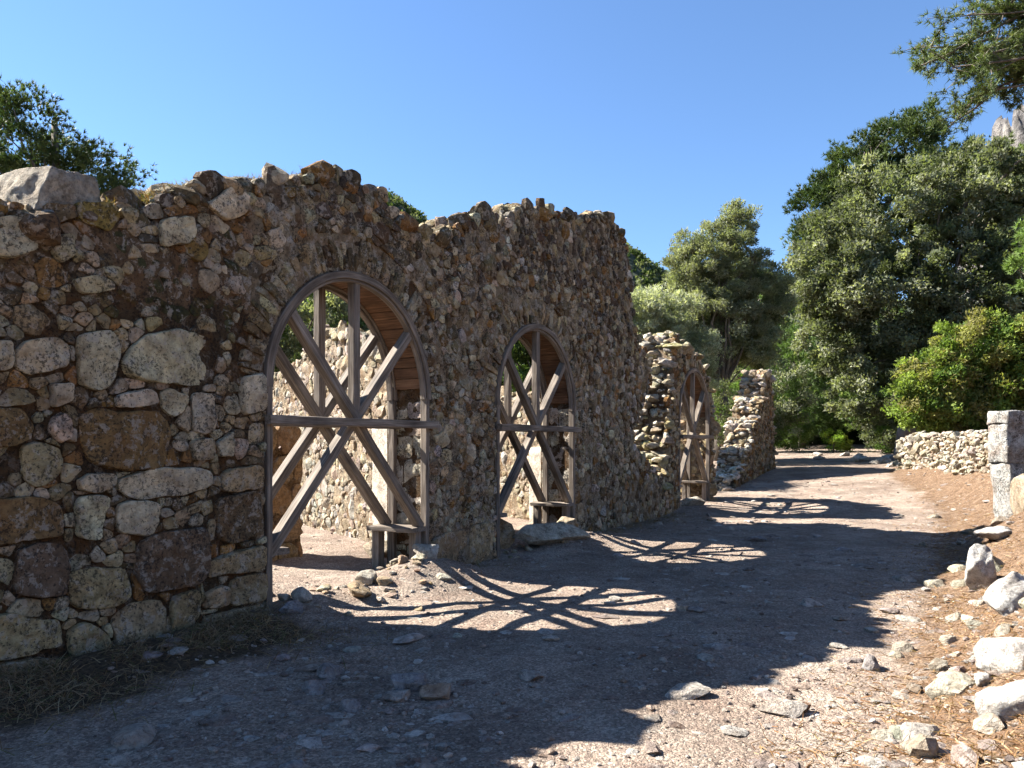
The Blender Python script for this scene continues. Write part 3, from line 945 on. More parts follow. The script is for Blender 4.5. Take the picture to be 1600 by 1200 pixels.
# ------------------------------------------------------------------ the two detached pieces of wall farther on
def build_piece(name, label, t0, top, arches, seed, left, right, zb, keep, pal_front, pal_end, end_path, thick=0.8):
    rng = np.random.default_rng(seed)
    bx, by = to_world(t0, 0)
    w = thing(name, label, 'wall', (bx, by, zb), WROT)
    P = [(left, -0.5)] + [(t, z-0.05) for t, z in top] + [(right, -0.5)]
    if arches:
        for a, b in arches:
            P += arch_path(a, b)
    V, F = prism([(t-t0, z-zb) for t, z in P], 0.012, thick)
    add('mortar_core', V, F, M_CORE, w, (0.21, 0.16, 0.105), smooth=False)
    pieces = []
    region = [(left, -0.5)] + [(t, z-0.03) for t, z in top] + [(right, -0.5)] + (arch_path(*arches[0]) if arches else [])
    def inside(t, z):
        for a, b in arches or ():
            if z > Z_S and math.hypot(t-(a+b)/2, z-Z_S) < R_A+0.15: return False
        return True
    for V, F, s in masonry((left, -0.1), (right, 4.4), inside, lambda u, v: 0.075, rng, 12000, arch_planes(arches, 0.02) if arches else None, (), h=(0.012, 0.045), pre=region):
        pieces.append((place(V, (-t0, 0, -zb), (1, 0, 0), (0, 0, 1), (0, -1, 0)), F, jitter(pal_front[rng.integers(0, len(pal_front))], rng)))
    for (ta, za), (tb, zb2) in zip(end_path[:-1], end_path[1:]):
        n = max(1, int(math.hypot(tb-ta, zb2-za)/0.12))
        for k in range(n):
            q = (k+rng.uniform())/n
            for d in np.linspace(0.03, thick-0.06, 7):
                rr = 0.045+0.10*rng.uniform()**2
                V, F = rock(rr, 1 if rr < 0.07 else 2, 0.62, rng, cuts=14)
                V = V+np.array([ta+(tb-ta)*q-t0+rng.normal()*0.04, d+rng.normal()*0.04, za+(zb2-za)*q-zb+rng.normal()*0.03])
                pieces.append((V, F, jitter(pal_end[rng.integers(0, len(pal_end))], rng)))
    if arches:
        voussoirs(*arches[0], rng, pieces, t0, 0.15, math.pi)
        b = arches[0][1]
        for V, F, s in masonry((0.02, -0.1), (thick-0.02, Z_S), lambda u, v: 0.05 < u < thick-0.04, lambda u, v: 0.085, rng, 1500, None, (), joint=0.94, h=(0.01, 0.03)):
            pieces.append((place(V, (b-t0, 0, -zb), (0, 1, 0), (0, 0, 1), (-1, 0, 0)), F, jitter(TAN, rng)))
    finish_stones(w, pieces, eye_local(t0), M_PALE, keep)
    return w

top3 = [(11.0, 0.2), (11.12, 0.9), (11.3, 1.7), (11.46, 2.5), (11.62, 3.3), (11.85, 3.95), (12.1, 4.05), (12.5, 3.75), (13.2, 3.72), (13.8, 3.6), (14.35, 3.25), (14.8, 2.7), (14.95, 2.0), (15.0, 0.8)]
build_piece('arched_wall_fragment', 'isolated wall fragment with a sunlit broken end and one arch, beyond the long wall', 13.2, top3, [(12.1, 14.59)], 41, 10.95, 15.02, 0.0, 200,
            [TAN, DARK, BROWN, GREY], [(0.42, 0.38, 0.31), WHITE, GREY, (0.37, 0.31, 0.21), (0.30, 0.26, 0.13)],
            [(10.9, 0.1), (11.05, 0.7), (11.24, 1.4), (11.36, 2.1), (11.5, 2.8), (11.62, 3.4), (11.85, 3.95), (12.15, 4.08), (12.6, 3.8), (13.4, 3.72), (14.2, 3.4), (14.7, 2.85), (14.95, 2.2), (15.02, 1.2), (15.05, 0.3)])
top4 = [(17.2, 0.3), (17.8, 0.55), (18.3, 0.75), (18.5, 1.25), (19.2, 1.5), (19.4, 2.0), (20.1, 2.25), (20.3, 2.8), (21.0, 3.0), (21.2, 3.6), (21.6, 3.92), (22.3, 3.85), (22.6, 3.0), (22.9, 1.0)]
build_piece('stepped_wall_fragment', 'farthest stump of ruined wall, its broken end rising in sunlit steps', 19.9, top4, [], 43, 17.05, 22.95, 0.3, 200,
            [TAN, DARK, BROWN, (0.25, 0.19, 0.12)], [(0.42, 0.38, 0.31), WHITE, (0.36, 0.27, 0.16), (0.38, 0.32, 0.23)],
            [(16.6, 0.2), (16.9, 0.55), (17.4, 0.6), (17.8, 0.6), (18.3, 0.8), (18.5, 1.3), (19.2, 1.55), (19.4, 2.05), (20.1, 2.3), (20.3, 2.85), (21.0, 3.05), (21.2, 3.65), (21.6, 3.96), (22.3, 3.9), (22.65, 3.0), (22.95, 1.0)])

# ------------------------------------------------------------------ walls of the rooms behind
def build_cross_wall(label, t0, d0, d1, top, seed, plaster=None, keep=160):
    """runs back from the street wall; its seen face looks towards smaller t"""
    rng = np.random.default_rng(seed)
    skew = math.radians(25); hl = (d1-d0)/2
    bx, by = to_world(t0+math.sin(skew)*hl, d0+math.cos(skew)*hl)
    w = thing('room_wall', label, 'wall', (bx, by, 0), WROT-skew)
    dm = (d0+d1)/2
    V = []; P = [(d0, -0.3)] + [(d, z-0.1) for d, z in top] + [(d1, -0.3)]
    n = len(P)
    V = [(0.015, d-dm, z) for d, z in P] + [(0.55, d-dm, z) for d, z in P]
    F = [tuple(range(n-1, -1, -1)), tuple(range(n, 2*n))] + [((i+1) % n, (i+1) % n+n, i+n, i) for i in range(n)]
    add('mortar_core', V, F, M_CORE, w, (0.30, 0.235, 0.16), smooth=False)
    mortar_face('mortar_face', w, P, (d0, -0.2), (d1, 4.0), (0, -dm, 0), (0, 1, 0), (0, 0, 1), (-1, 0, 0), (0.30, 0.235, 0.16), seed, 0.05, 0.02, 0.005)
    region = [(d0, -0.3)] + list(top) + [(d1, -0.3)]
    pieces = []
    def inside(u, v):
        if plaster and plaster[0]-0.03 < u < plaster[1]+0.03 and v < plaster[2]:
            return False
        return True
    for V, F, s in masonry((d0, -0.1), (d1, 4.4), inside, lambda u, v: 0.08, rng, 12000, None, (), h=(0.012, 0.04), joint=0.97, miss=0.03, pre=region):
        pieces.append((place(V, (0, -dm, 0), (0, 1, 0), (0, 0, 1), (-1, 0, 0)), F, jitter([WHITE, (0.33, 0.26, 0.175), (0.30, 0.245, 0.18)][rng.integers(0, 3)], rng)))
    P = np.array(top)
    for d in np.arange(d0, d1, 0.15):
        for q in (0.05, 0.25, 0.45):
            rr = rng.uniform(0.06, 0.13); V, F = rock(rr, 2, 0.75, rng)
            pieces.append((V+np.array([q, d-dm, np.interp(d, P[:, 0], P[:, 1])-0.05]), F, jitter([WHITE, GREY][rng.integers(0, 2)], rng)))
    if plaster:
        V, F = block((0.05, plaster[1]-plaster[0], plaster[2]+0.25), rng, 12, 0.012, 0.1)
        add('plaster_patch', V+np.array([-0.03, (plaster[0]+plaster[1])/2-dm, (plaster[2]-0.25)/2]), F, M_PALE, w, (0.45, 0.40, 0.33))
    e = eye_local(t0); e[1] -= dm
    finish_stones(w, pieces, e, M_PALE, keep)
    return w

build_cross_wall('sunlit rubble wall with a plaster patch, seen through the nearest archway', 3.35, 0.8, 8.4, [(0.8, 2.6), (1.5, 2.7), (2.2, 3.0), (3.2, 3.35), (4.2, 3.5), (5.0, 3.2), (6.2, 2.9), (7.4, 2.9), (8.4, 2.4)], 51, (1.3, 2.1, 1.9))
build_cross_wall('sunlit rubble wall seen through the middle archway', 7.55, 0.8, 4.6, [(0.8, 2.3), (1.6, 2.5), (2.4, 2.5), (3.4, 2.2), (4.6, 1.8)], 52, (1.0, 1.6, 1.5))

def build_pier():
    rng = np.random.default_rng(61)
    bx, by = to_world(2.0, 2.4)
    w = thing('inner_pier', 'tan stone pier inside the ruin, left in the nearest archway', 'pier', (bx, by, 0), WROT)
    V, F = block((0.86, 0.78, 1.95), rng, 8, 0.02, 0.1)
    add('mortar_core', V+np.array([0, 0, 0.68]), F, M_CORE, w, (0.26, 0.165, 0.085))
    pieces = []
    z = -0.05
    while z < 1.55:
        hh = rng.uniform(0.22, 0.42); u = -0.43
        while u < 0.4:
            ww = min(rng.uniform(0.3, 0.6), 0.43-u)
            if ww > 0.08:
                P = resample(chaikin(np.array([(u+.01, z+.01), (u+ww-.01, z+.01), (u+ww-.01, z+hh-.01), (u+.01, z+hh-.01)]), 1), 28)
                V, F, s = facing(P, 0.04, 0.05, rng, True)
                pieces.append((place(V, (0, -0.40, 0), (1, 0, 0), (0, 0, 1), (0, -1, 0)), F, jitter((0.33, 0.215, 0.115), rng, .08)))
                V, F, s = facing(P, 0.04, 0.05, rng, True)
                pieces.append((place(V, (-0.42, 0, 0), (0, 1, 0), (0, 0, 1), (-1, 0, 0)), F, jitter((0.33, 0.245, 0.15), rng, .08)))
            u += ww
        z += hh
    for k in range(14):
        V, F = rock(rng.uniform(.08, .15), 2, .6, rng)
        pieces.append((V+np.array([rng.uniform(-.35, .35), rng.uniform(-.3, .3), 1.63]), F, jitter(GREY, rng)))
    finish_stones(w, pieces, eye_local(2.0)-np.array([0, 2.4, 0]), M_PALE, 100)
build_pier()

# ------------------------------------------------------------------ right side: upright slab, dry-stone wall, boulders
def upright_slab():
    rng = np.random.default_rng(71)
    x, y = 8.36, 12.45
    z = gz(x, y)
    s = thing('upright_slab', 'tall weathered grey stone slab standing upright at the right edge, by the low wall', 'stone slab', (x, y, -0.02), math.radians(8))
    V, F = block((1.05, 0.42, 1.30), rng, 16, 0.03, 0.28)
    V[:, 0] += 0.10*(0.55-V[:, 2])*np.where(V[:, 0] < 0, 1, 0)
    add('lower_block', V+np.array([0, 0, 0.65]), F, M_WORN, s, (0.300, 0.294, 0.276))
    V, F = block((1.07, 0.43, 0.66), rng, 14, 0.04, 0.3)
    add('upper_block', V+np.array([-0.02, 0, 1.60]), F, M_WORN, s, (0.312, 0.306, 0.288))
    V, F = block((1.09, 0.44, 0.22), rng, 12, 0.035, 0.35)
    add('top_block', V+np.array([-0.03, 0, 2.01]), F, M_WORN, s, (0.324, 0.318, 0.300))
upright_slab()

def dry_wall():
    rng = np.random.default_rng(72)
    A = np.array([11.05, 16.9]); B = np.array([12.75, 25.4])
    ln = float(np.linalg.norm(B-A)); u2 = (B-A)/ln
    rz = math.atan2(u2[1], u2[0])
    z0 = gz(*A)-0.15
    w = thing('dry_stone_wall', 'low wall of small pale loose stones along the right of the path', 'wall', (A[0], A[1], z0), rz)
    # local x along the wall, local y to its left (the path side is +y)
    zb = np.array([gz(*(A+u2*q)) for q in np.linspace(0, ln, 12)])-z0
    qs = np.linspace(0, ln, 12)
    zt = np.interp(qs, [0, 1.5, 4, 7, ln], [1.98, 1.86, 1.80, 1.80, 1.62])-z0
    P = [(q, b-0.3) for q, b in zip(qs, zb)][::-1] + [(q, t-0.1) for q, t in zip(qs, zt)]
    n = len(P)
    V = [(q, -0.02, z) for q, z in P] + [(q, -0.6, z) for q, z in P]
    F = [tuple(range(n)), tuple(range(2*n-1, n-1, -1))] + [(i, i+n, (i+1) % n+n, (i+1) % n) for i in range(n)]
    add('rubble_core', V, F, M_CORE, w, (0.216, 0.168, 0.108), smooth=False)
    pieces = []
    k = 0
    S = sites((0, -0.2), (ln, 2.2), lambda q, z: np.interp(q, qs, zb)-0.05 < z < np.interp(q, qs, zt), lambda q, z: 0.076, rng, 9000, 1.25)
    for q, z, r in S:
        V, F = rock(r*rng.uniform(.9, 1.25), 2, rng.uniform(.6, .95), rng, cuts=12)
        pieces.append((V+np.array([q, 0.0+rng.normal()*0.025, z]), F, jitter([WHITE, WHITE, (0.348, 0.300, 0.228), (0.300, 0.252, 0.180)][rng.integers(0, 4)], rng, .12)))
    for q in np.arange(0, ln, 0.17):
        for d in (-0.2, -0.4):
            V, F = rock(rng.uniform(.07, .12), 2, .75, rng)
            pieces.append((V+np.array([q, d, np.interp(q, qs, zt)-0.05]), F, jitter(WHITE, rng, .12)))
    e = np.array([0, 0, 1.6])-np.array([A[0], A[1], z0])
    c, s = math.cos(-rz), math.sin(-rz)
    e = np.array([c*e[0]-s*e[1], s*e[0]+c*e[1], e[2]])
    finish_stones(w, pieces, e, M_PALE, 290)
dry_wall()

def boulder(name, label, x, y, r, elong, seed, tint=(0.360, 0.342, 0.312), sink=0.35, cat='boulder', rot=0.0, tilt=0.0, mat=None, lev=4, group=None):
    rng = np.random.default_rng(seed)
    V, F = rock(r, lev, 1.0, rng, cuts=14, rough=0.07, elong=(1, 1, 1))
    e = np.array(elong, float)
    V = V*e
    o = add(name, V, F, mat or M_PALE, None, tint, lev > 3)
    o.location = (x, y, gz(x, y)+(V[:, 2].max()-V[:, 2].min())*(0.5-sink))
    o.rotation_euler = (tilt, 0, rot)
    return tag(o, label, cat, group)

def bank_point(px_k, yy):
    return px_k*yy, yy
BO = [('tall leaning white boulder on the needle-strewn bank, just below the upright slab', 4.80, 7.85, 0.22, (0.62, 1.0, 1.15), 1, 0.25, -0.6, 0.35),
      ('white boulder half buried in the bank, second below the upright slab', 3.78, 5.85, 0.20, (0.8, 1.1, 0.85), 2, 0.32, -0.5, 0.3),
      ('wide white boulder in the bank, with a small round stone at its foot', 2.96, 4.55, 0.165, (1.1, 1.0, 0.8), 3, 0.32, 0.5, 0.0),
      ('white boulder at the lower right corner of the bank', 2.60, 3.98, 0.13, (1.2, 1.0, 0.75), 4, 0.3, 0.3, 0.0),
      ('small tan boulder leaning at the foot of the upright slab', 7.95, 11.75, 0.30, (0.8, 0.9, 1.1), 5, 0.3, 0.3, 0.2),
      ('flat pale stone at the base of the slab beside the path', 6.75, 10.65, 0.20, (1.3, 1.0, 0.5), 6, 0.35, 0.0, 0.0),
      ('small round stone at the foot of the wide white boulder', 2.76, 4.50, 0.05, (1, 1, 0.9), 7, 0.3, 0.0, 0.0)]
for i, (lb, x, y, r, el, sd, sink, rot, tilt) in enumerate(BO):
    boulder('boulder', lb, x, y, r, el, 900+sd, (0.30, 0.24, 0.17) if i == 4 else (0.40, 0.385, 0.355), sink, rot=rot, tilt=tilt)

# big stones at the thresholds of the openings
def on_wall(t, d):
    return to_world(t, d)
for lb, t, d, r, el, sd, sink, tint in (
    ('large tan block lying in the middle archway', 4.75, 0.55, 0.36, (1.1, 0.8, 0.75), 21, 0.25, (0.312, 0.228, 0.132)),
    ('flat cream slab of rock on the threshold of the middle archway', 5.25, -0.25, 0.40, (1.25, 0.75, 0.38), 22, 0.25, (0.360, 0.324, 0.252)),
    ('rounded cream stone beside the flat slab of the middle archway', 6.05, -0.08, 0.20, (1.1, 0.9, 0.7), 23, 0.2, (0.336, 0.282, 0.198)),
    ('white rock at the foot of the right post of the nearest archway', 2.22, -0.15, 0.13, (1.3, 0.9, 0.8), 24, 0.25, (0.372, 0.348, 0.300)),
    ('pale stone on the threshold in the middle of the nearest archway', 1.35, -0.05, 0.11, (1.1, 0.9, 0.8), 25, 0.3, (0.360, 0.330, 0.270)),
    ('white stone by the left jamb of the nearest archway', 0.32, -0.12, 0.10, (1.2, 0.8, 0.7), 26, 0.3, (0.372, 0.348, 0.300)),
    ('bluish grey stone at the wall corner left of the nearest archway', 0.02, -0.30, 0.09, (1.1, 0.9, 0.7), 27, 0.3, (0.216, 0.222, 0.240)),
    ('brown earth-stained rock on the threshold mound of the nearest archway', 0.95, -0.28, 0.14, (1.4, 0.8, 0.6), 28, 0.35, (0.240, 0.180, 0.114)),
    ('cream rock at the threshold of the farthest arch', 12.6, -0.15, 0.22, (1.2, 0.9, 0.6), 29, 0.3, (0.336, 0.300, 0.240)),
    ('sunlit boulder inside the ruin, behind the right stub posts of the nearest frame', 3.0, 1.15, 0.20, (1.1, 1.0, 0.7), 30, 0.3, (0.336, 0.288, 0.216))):
    x, y = on_wall(t, d)
    boulder('rock', lb, x, y, r, el, sd, tint, sink, 'rock', rot=sd*1.3, lev=3)

# loose stones on the path: x, y, radius, flatness, label
LOOSE = [(1.62, 4.57, 0.12, 0.6, 'pale rock with a dark brown stone at its side, lower right on the sunlit gravel'), (1.74, 4.60, 0.05, 0.8, 'dark brown stone against the pale rock on the sunlit gravel'),
 (2.56, 5.49, 0.086, 0.8, 'rounded grey stone with a sharp shadow, alone on the sunlit gravel'), (2.19, 4.1, 0.122, 0.35, 'flat white stone near the lower right corner of the path'),
 (1.11, 4.86, 0.145, 0.3, 'flat pale stone at the tip of the wall shadow'), (-0.66, 4.99, 0.131, 0.7, 'largest grey rock of the cluster in the shaded path'),
 (-0.48, 4.82, 0.11, 0.7, 'tan rock at the right of the cluster in the shaded path'), (-0.72, 4.78, 0.084, 0.6, 'small pale rock at the left of the cluster in the shaded path'),
 (-1.28, 5.3, 0.13, 0.6, 'dark bluish rock in the shade below the nearest archway'), (-1.28, 4.95, 0.095, 0.6, 'pinkish rock in the shade just in front of the dark bluish one'),
 (-0.98, 4.63, 0.081, 0.7, 'smooth grey rounded stone alone in the shaded path'), (-2.05, 4.17, 0.146, 0.3, 'flat white rock at the lower left of the path'),
 (-1.96, 3.86, 0.067, 0.4, 'small white stone at the lower left edge of the picture'), (-1.09, 3.8, 0.073, 0.5, 'bluish stone cut by the bottom edge, left of centre'),
 (2.95, 7.53, 0.145, 0.35, 'pale flat rock in the deep shade, right of the largest light patch'), (3.97, 12.39, 0.195, 0.3, 'flat grey stone in the shade right of the middle archway'),
 (4.54, 8.93, 0.141, 0.3, 'white flat stone at the right edge of the long shadow'), (0.13, 5.19, 0.091, 0.4, 'low broken pale stone in the centre of the shaded path')]
for i, (x, y, r, fl, lb) in enumerate(LOOSE):
    tint = (0.120, 0.072, 0.045) if lb.startswith('dark brown stone') else (0.215, 0.205, 0.20) if ('bluish' in lb or 'grey' in lb) else (0.276, 0.216, 0.162) if 'tan' in lb or 'pinkish' in lb else (0.30, 0.27, 0.235)
    boulder('loose_stone', lb, x, y, r*0.78, (1.15, 1.0, fl+0.1), 400+i, tint, 0.36, 'stone', rot=i*0.9, lev=3)
SMALL = [(1.24, 4.27, .10, .15), (0.82, 4.47, .08, .2), (-0.75, 4.02, .07, .4), (-0.37, 4.02, .049, .5), (-0.47, 4.04, .042, .5), (1.41, 5.65, .1, .2), (3.61, 6.98, .134, .3), (3.56, 7.25, .1, .4),
 (2.92, 5.3, .056, .5), (4.89, 11.29, .17, .25), (4.51, 9.85, .19, .2), (0.31, 6.19, .098, .3), (-0.83, 6.19, .16, .3), (-0.14, 4.13, .036, .6), (-0.25, 4.68, .033, .6), (-1.23, 5.91, .09, .3),
 (1.75, 7.25, .089, .4), (1.64, 5.19, .064, .3), (0.96, 7.68, .08, .4), (1.39, 3.8, .067, .2), (2.55, 6.0, .084, .3), (-1.07, 4.27, .03, .6), (-1.75, 4.36, .038, .6), (0.3, 4.57, .032, .5)]
rs = np.random.default_rng(81)
for k in range(46):
    t = rs.uniform(-3.5, 16); s = rs.uniform(0.4, 5.2); x, y = to_world(t, -s)
    if y > 3.5 and abs(x) < 0.68*y:
        SMALL.append((x, y, rs.uniform(.03, .07)*(1+y*0.06), rs.uniform(.3, .6)))
def shaded(x, y):
    t, s = to_ts(x, y); return float(s) < 3.4
for i, (x, y, r, fl) in enumerate(SMALL):
    sh = shaded(x, y)
    boulder('loose_stone', 'small loose stone lying in the long shadow of the wall on the path' if sh else 'small pale loose stone lying on the sunlit gravel of the path', x, y, r*0.68, (1.2, 1.0, fl+0.05), 500+i,
            tuple(jitter([(0.300, 0.276, 0.246), (0.252, 0.222, 0.198), (0.348, 0.318, 0.276)][i % 3], rs, .1)), 0.32, 'stone', rot=i*1.7, lev=2, group='small stones in the shade of the path' if sh else 'small stones on the sunlit path')

rs3 = np.random.default_rng(83)
k = 0
while k < 42:
    y = 3.6+13*rs3.uniform()**1.6; x = y*rs3.uniform(0.45, 0.69)
    t, s = to_ts(x, y); b = float(s-bank_toe(t))
    if not (-0.35 < b < 1.6):
        continue
    k += 1
    boulder('bank_stone', 'pale stone sticking out of the needle-covered right bank', x, y, rs3.uniform(.025, .06)*(1+0.09*y)*(1.6 if rs3.uniform() < .2 else 1), (1.15, 1.0, rs3.uniform(.55, .9)), 1500+k, tuple(jitter((0.27, 0.235, 0.185), rs3, .2)), 0.42, 'stone', rot=k*1.3, lev=2, group='stones scattered over the right bank')
for k in range(58):
    a1 = k < 38
    t = rs3.uniform(0.15, 2.4) if a1 else rs3.uniform(4.2, 6.5); s = rs3.normal(0.15, 0.3) if a1 else rs3.normal(0.1, 0.3)
    x, y = to_world(t, -s)
    boulder('rubble_stone', 'earth-stained rubble stone on the threshold of the nearest archway' if a1 else 'earth-stained rubble stone on the threshold of the middle archway', x, y, 0.02+0.06*rs3.uniform()**1.7, (1.2, 1.0, rs3.uniform(.5, .85)), 1700+k,
            tuple(jitter([(0.34, 0.28, 0.20), (0.26, 0.19, 0.12), (0.38, 0.34, 0.27)][k % 3], rs3, .12)), 0.3, 'stone', rot=k*2.1, lev=2, group='rubble on the threshold of the nearest archway' if a1 else 'rubble on the threshold of the middle archway')

# gravel and chips, too many to count
def scatter_gravel():
    rng = np.random.default_rng(91)
    V0, F0 = ICO[1]
    protos = []
    for k in range(14):
        V, F = rock(1.0, 1, 0.6, rng, cuts=6)
        protos.append(V)
    F0 = np.array(F0)
    n = 15000
    yy = 3.3+20*rng.uniform(0, 1, n)**1.9
    xx = yy*rng.uniform(-0.55, 0.70, n)
    t, s = to_ts(xx, yy)
    keep = (s > 0.05) | (rng.uniform(0, 1, n) < 0.3)
    clump = fbm(np.stack([xx*1.1, yy*1.1, xx*0], -1), 77, 3)
    keep &= rng.uniform(-0.5, 0.6, n) < clump+0.1
    near_wall = ~((s > -0.75) & (s < 0.03) & ~(((t > 0.1) & (t < 2.4)) | ((t > 4.2) & (t < 6.4))))
    keep &= near_wall
    xx, yy, s = xx[keep], yy[keep], s[keep]
    r = 0.004+0.02*rng.uniform(0, 1, len(xx))**3.2 + 0.0004*yy
    flat = rng.uniform(0, 1, len(xx)) < 0.14
    r = np.where(flat, 0.02+0.045*rng.uniform(0, 1, len(xx))**2*(1+0.05*yy), r)
    z = ground_z(xx, yy)+np.where(flat, -r*0.12, r*0.15)
    VV = []; TT = []
    cols = np.array([(0.312, 0.282, 0.252), (0.240, 0.198, 0.174), (0.372, 0.342, 0.300), (0.180, 0.144, 0.126), (0.276, 0.216, 0.174)])
    for i in range(len(xx)):
        a = rng.uniform(0, 6.28); c, sn = math.cos(a), math.sin(a)
        V = protos[i % 14]*r[i]*(np.array([1.2, 1, 0.5]) if flat[i] else 1)
        VV.append(np.column_stack([V[:, 0]*c-V[:, 1]*sn+xx[i], V[:, 0]*sn+V[:, 1]*c+yy[i], V[:, 2]+z[i]]))
        TT.append(np.tile(cols[rng.integers(0, 5)]*rng.uniform(.8, 1.15), (len(V), 1)))
    m = len(V0)
    FF = (F0[None]+(np.arange(len(xx))*m)[:, None, None]).reshape(-1, 3)
    o = add('gravel', np.concatenate(VV), FF, M_PALE, None, np.concatenate(TT), False, kind='stuff')
    o['label'] = 'loose gravel and stone chips strewn over the path'; o['category'] = 'gravel'
scatter_gravel()

# ------------------------------------------------------------------ blades: dry grass, weeds, pine litter
def blades(name, label, cat, base, dirs, length, width, cols, rng, mat=M_DRY, bend=0.35):
    n = len(base)
    d = dirs/np.linalg.norm(dirs, axis=1)[:, None]
    side = np.cross(d, rng.normal(size=(n, 3))); side /= np.linalg.norm(side, axis=1)[:, None]
    b2 = np.cross(d, side)
    ln = length[:, None]; w = width[:, None]
    mid = base+d*ln*0.55; tip = base+d*ln+b2*ln*bend*rng.normal(size=(n, 1))*0.7-np.array([0, 0, 1])*ln*0.15
    V = np.stack([base-side*w*.5, base+side*w*.5, mid+side*w*.4, mid-side*w*.4, tip], 1).reshape(-1, 3)
    i = np.arange(n)*5
    F = np.concatenate([np.stack([i, i+1, i+2], 1), np.stack([i, i+2, i+3], 1), np.stack([i+3, i+2, i+4], 1)])
    o = add(name, V, F, mat, None, np.repeat(cols, 5, 0), False, kind='stuff')
    o['label'] = label; o['category'] = cat
    return o

def ground_cover():
    rng = np.random.default_rng(95)
    # dry brush along the foot of the wall
    n = 17000
    t = np.where(rng.uniform(0, 1, n) < .75, rng.uniform(-3.2, 0.1, n), rng.uniform(2.6, 11.5, n))
    s = np.abs(rng.normal(size=n))*np.where(t < 0.2, 0.45, 0.28)+0.06
    keep = ~((t > 3.95) & (t < 6.6))
    keep &= (fbm(np.stack([t*2.2, s*2.2, t*0], -1), 41, 3) > rng.uniform(-0.45, 0.35, n))
    t, s = t[keep], s[keep]; n = len(t)
    x, y = to_world(t, -s)
    base = np.stack([x, y, ground_z(x, y)-0.005], 1)
    dr = rng.normal(size=(n, 3)); dr[:, 2] = np.abs(dr[:, 2])*0.55+0.08
    cols = np.array([(0.22, 0.16, 0.10), (0.13, 0.09, 0.055), (0.28, 0.22, 0.14), (0.10, 0.105, 0.045)])[rng.choice(4, n, p=[.4, .3, .2, .1])]
    blades('dry_grass', 'dead brown grass and twigs along the foot of the long wall', 'dry grass', base, dr, rng.uniform(.03, .17, n), rng.uniform(.003, .007, n), cols, rng)
    # pine litter on the bank
    n = 26000
    y = 3.5+22*rng.uniform(0, 1, n)**1.5; x = y*rng.uniform(0.3, 0.78, n)
    t, s = to_ts(x, y)
    b = s-bank_toe(t)
    keep = b+0.5*fbm(np.stack([x*1.6, y*1.6, x*0], -1), 45, 3) > rng.uniform(-0.9, 0.25, n)
    x, y = x[keep], y[keep]; n = len(x)
    base = np.stack([x, y, ground_z(x, y)+0.003], 1)
    dr = rng.normal(size=(n, 3)); dr[:, 2] = np.abs(dr[:, 2])*0.18+0.02
    cols = np.array([(0.252, 0.150, 0.072), (0.180, 0.096, 0.048), (0.330, 0.240, 0.144), (0.132, 0.072, 0.036)])[rng.integers(0, 4, n)]
    blades('pine_litter', 'rust brown pine needles and dead leaves covering the right bank', 'pine litter', base, dr, rng.uniform(.04, .12, n), rng.uniform(.003, .008, n), cols, rng, bend=0.6)
    # weeds on the wall top
    P = np.array(TOP)
    n = 4200
    t = np.concatenate([rng.normal(-0.85, 0.28, n//2), rng.normal(-0.2, 0.25, n//4), rng.uniform(-2.4, 0.9, n-n//2-n//4)])
    d = rng.uniform(0.1, 0.6, n)
    z = np.interp(t, P[:, 0], P[:, 1])-0.02
    x, y = to_world(t, d)
    dr = rng.normal(size=(n, 3))*0.7; dr[:, 2] = np.abs(dr[:, 2])+0.25
    cols = np.array([(0.204, 0.132, 0.060), (0.144, 0.078, 0.036), (0.240, 0.198, 0.108), (0.084, 0.096, 0.036)])[rng.choice(4, n, p=[.4, .3, .15, .15])]
    blades('wall_top_weeds', 'dry reddish weeds growing on the top of the long wall', 'weeds', np.stack([x, y, z], 1), dr, rng.uniform(.05, .17, n), rng.uniform(.004, .009, n), cols, rng)
ground_cover()

# ------------------------------------------------------------------ trees
def limb(p0, p1, r0, r1, rng, sag=0.12, n=6, seg=7):
    p0, p1 = np.array(p0, float), np.array(p1, float)
    u = np.linspace(0, 1, seg+1)[:, None]
    ln = np.linalg.norm(p1-p0)
    bow = np.array([0, 0, 1])*sag*ln + rng.normal(size=3)*0.08*ln
    pts = p0+(p1-p0)*u+bow*np.sin(u*math.pi)*(1-u*.3) + rng.normal(size=(seg+1, 3))*0.018*ln*np.sin(u*math.pi)
    return tube(pts, (r0+(r1-r0)*u[:, 0]**0.8), n), pts

def leaf_mesh(C, Dn, length, width, cols, rng, fold=0.25, tri=False):
    """rhombic leaves at C pointing along Dn"""
    n = len(C)
    d = Dn/np.linalg.norm(Dn, axis=1)[:, None]
    side = np.cross(d, rng.normal(size=(n, 3))); side /= np.maximum(np.linalg.norm(side, axis=1)[:, None], 1e-6)
    nn = np.cross(d, side)
    ln = length[:, None]; w = width[:, None]
    if tri:
        V = np.stack([C-side*w*.45, C+side*w*.45, C+d*ln], 1).reshape(-1, 3)
        i = np.arange(n)*3
        return V, np.stack([i, i+1, i+2], 1), np.repeat(cols, 3, 0)
    V = np.stack([C, C+d*ln*.45+side*w*.5+nn*w*fold, C+d*ln, C+d*ln*.45-side*w*.5+nn*w*fold], 1).reshape(-1, 3)
    i = np.arange(n)*4
    F = np.stack([i, i+1, i+2, i+3], 1)
    return V, F, np.repeat(cols, 4, 0)

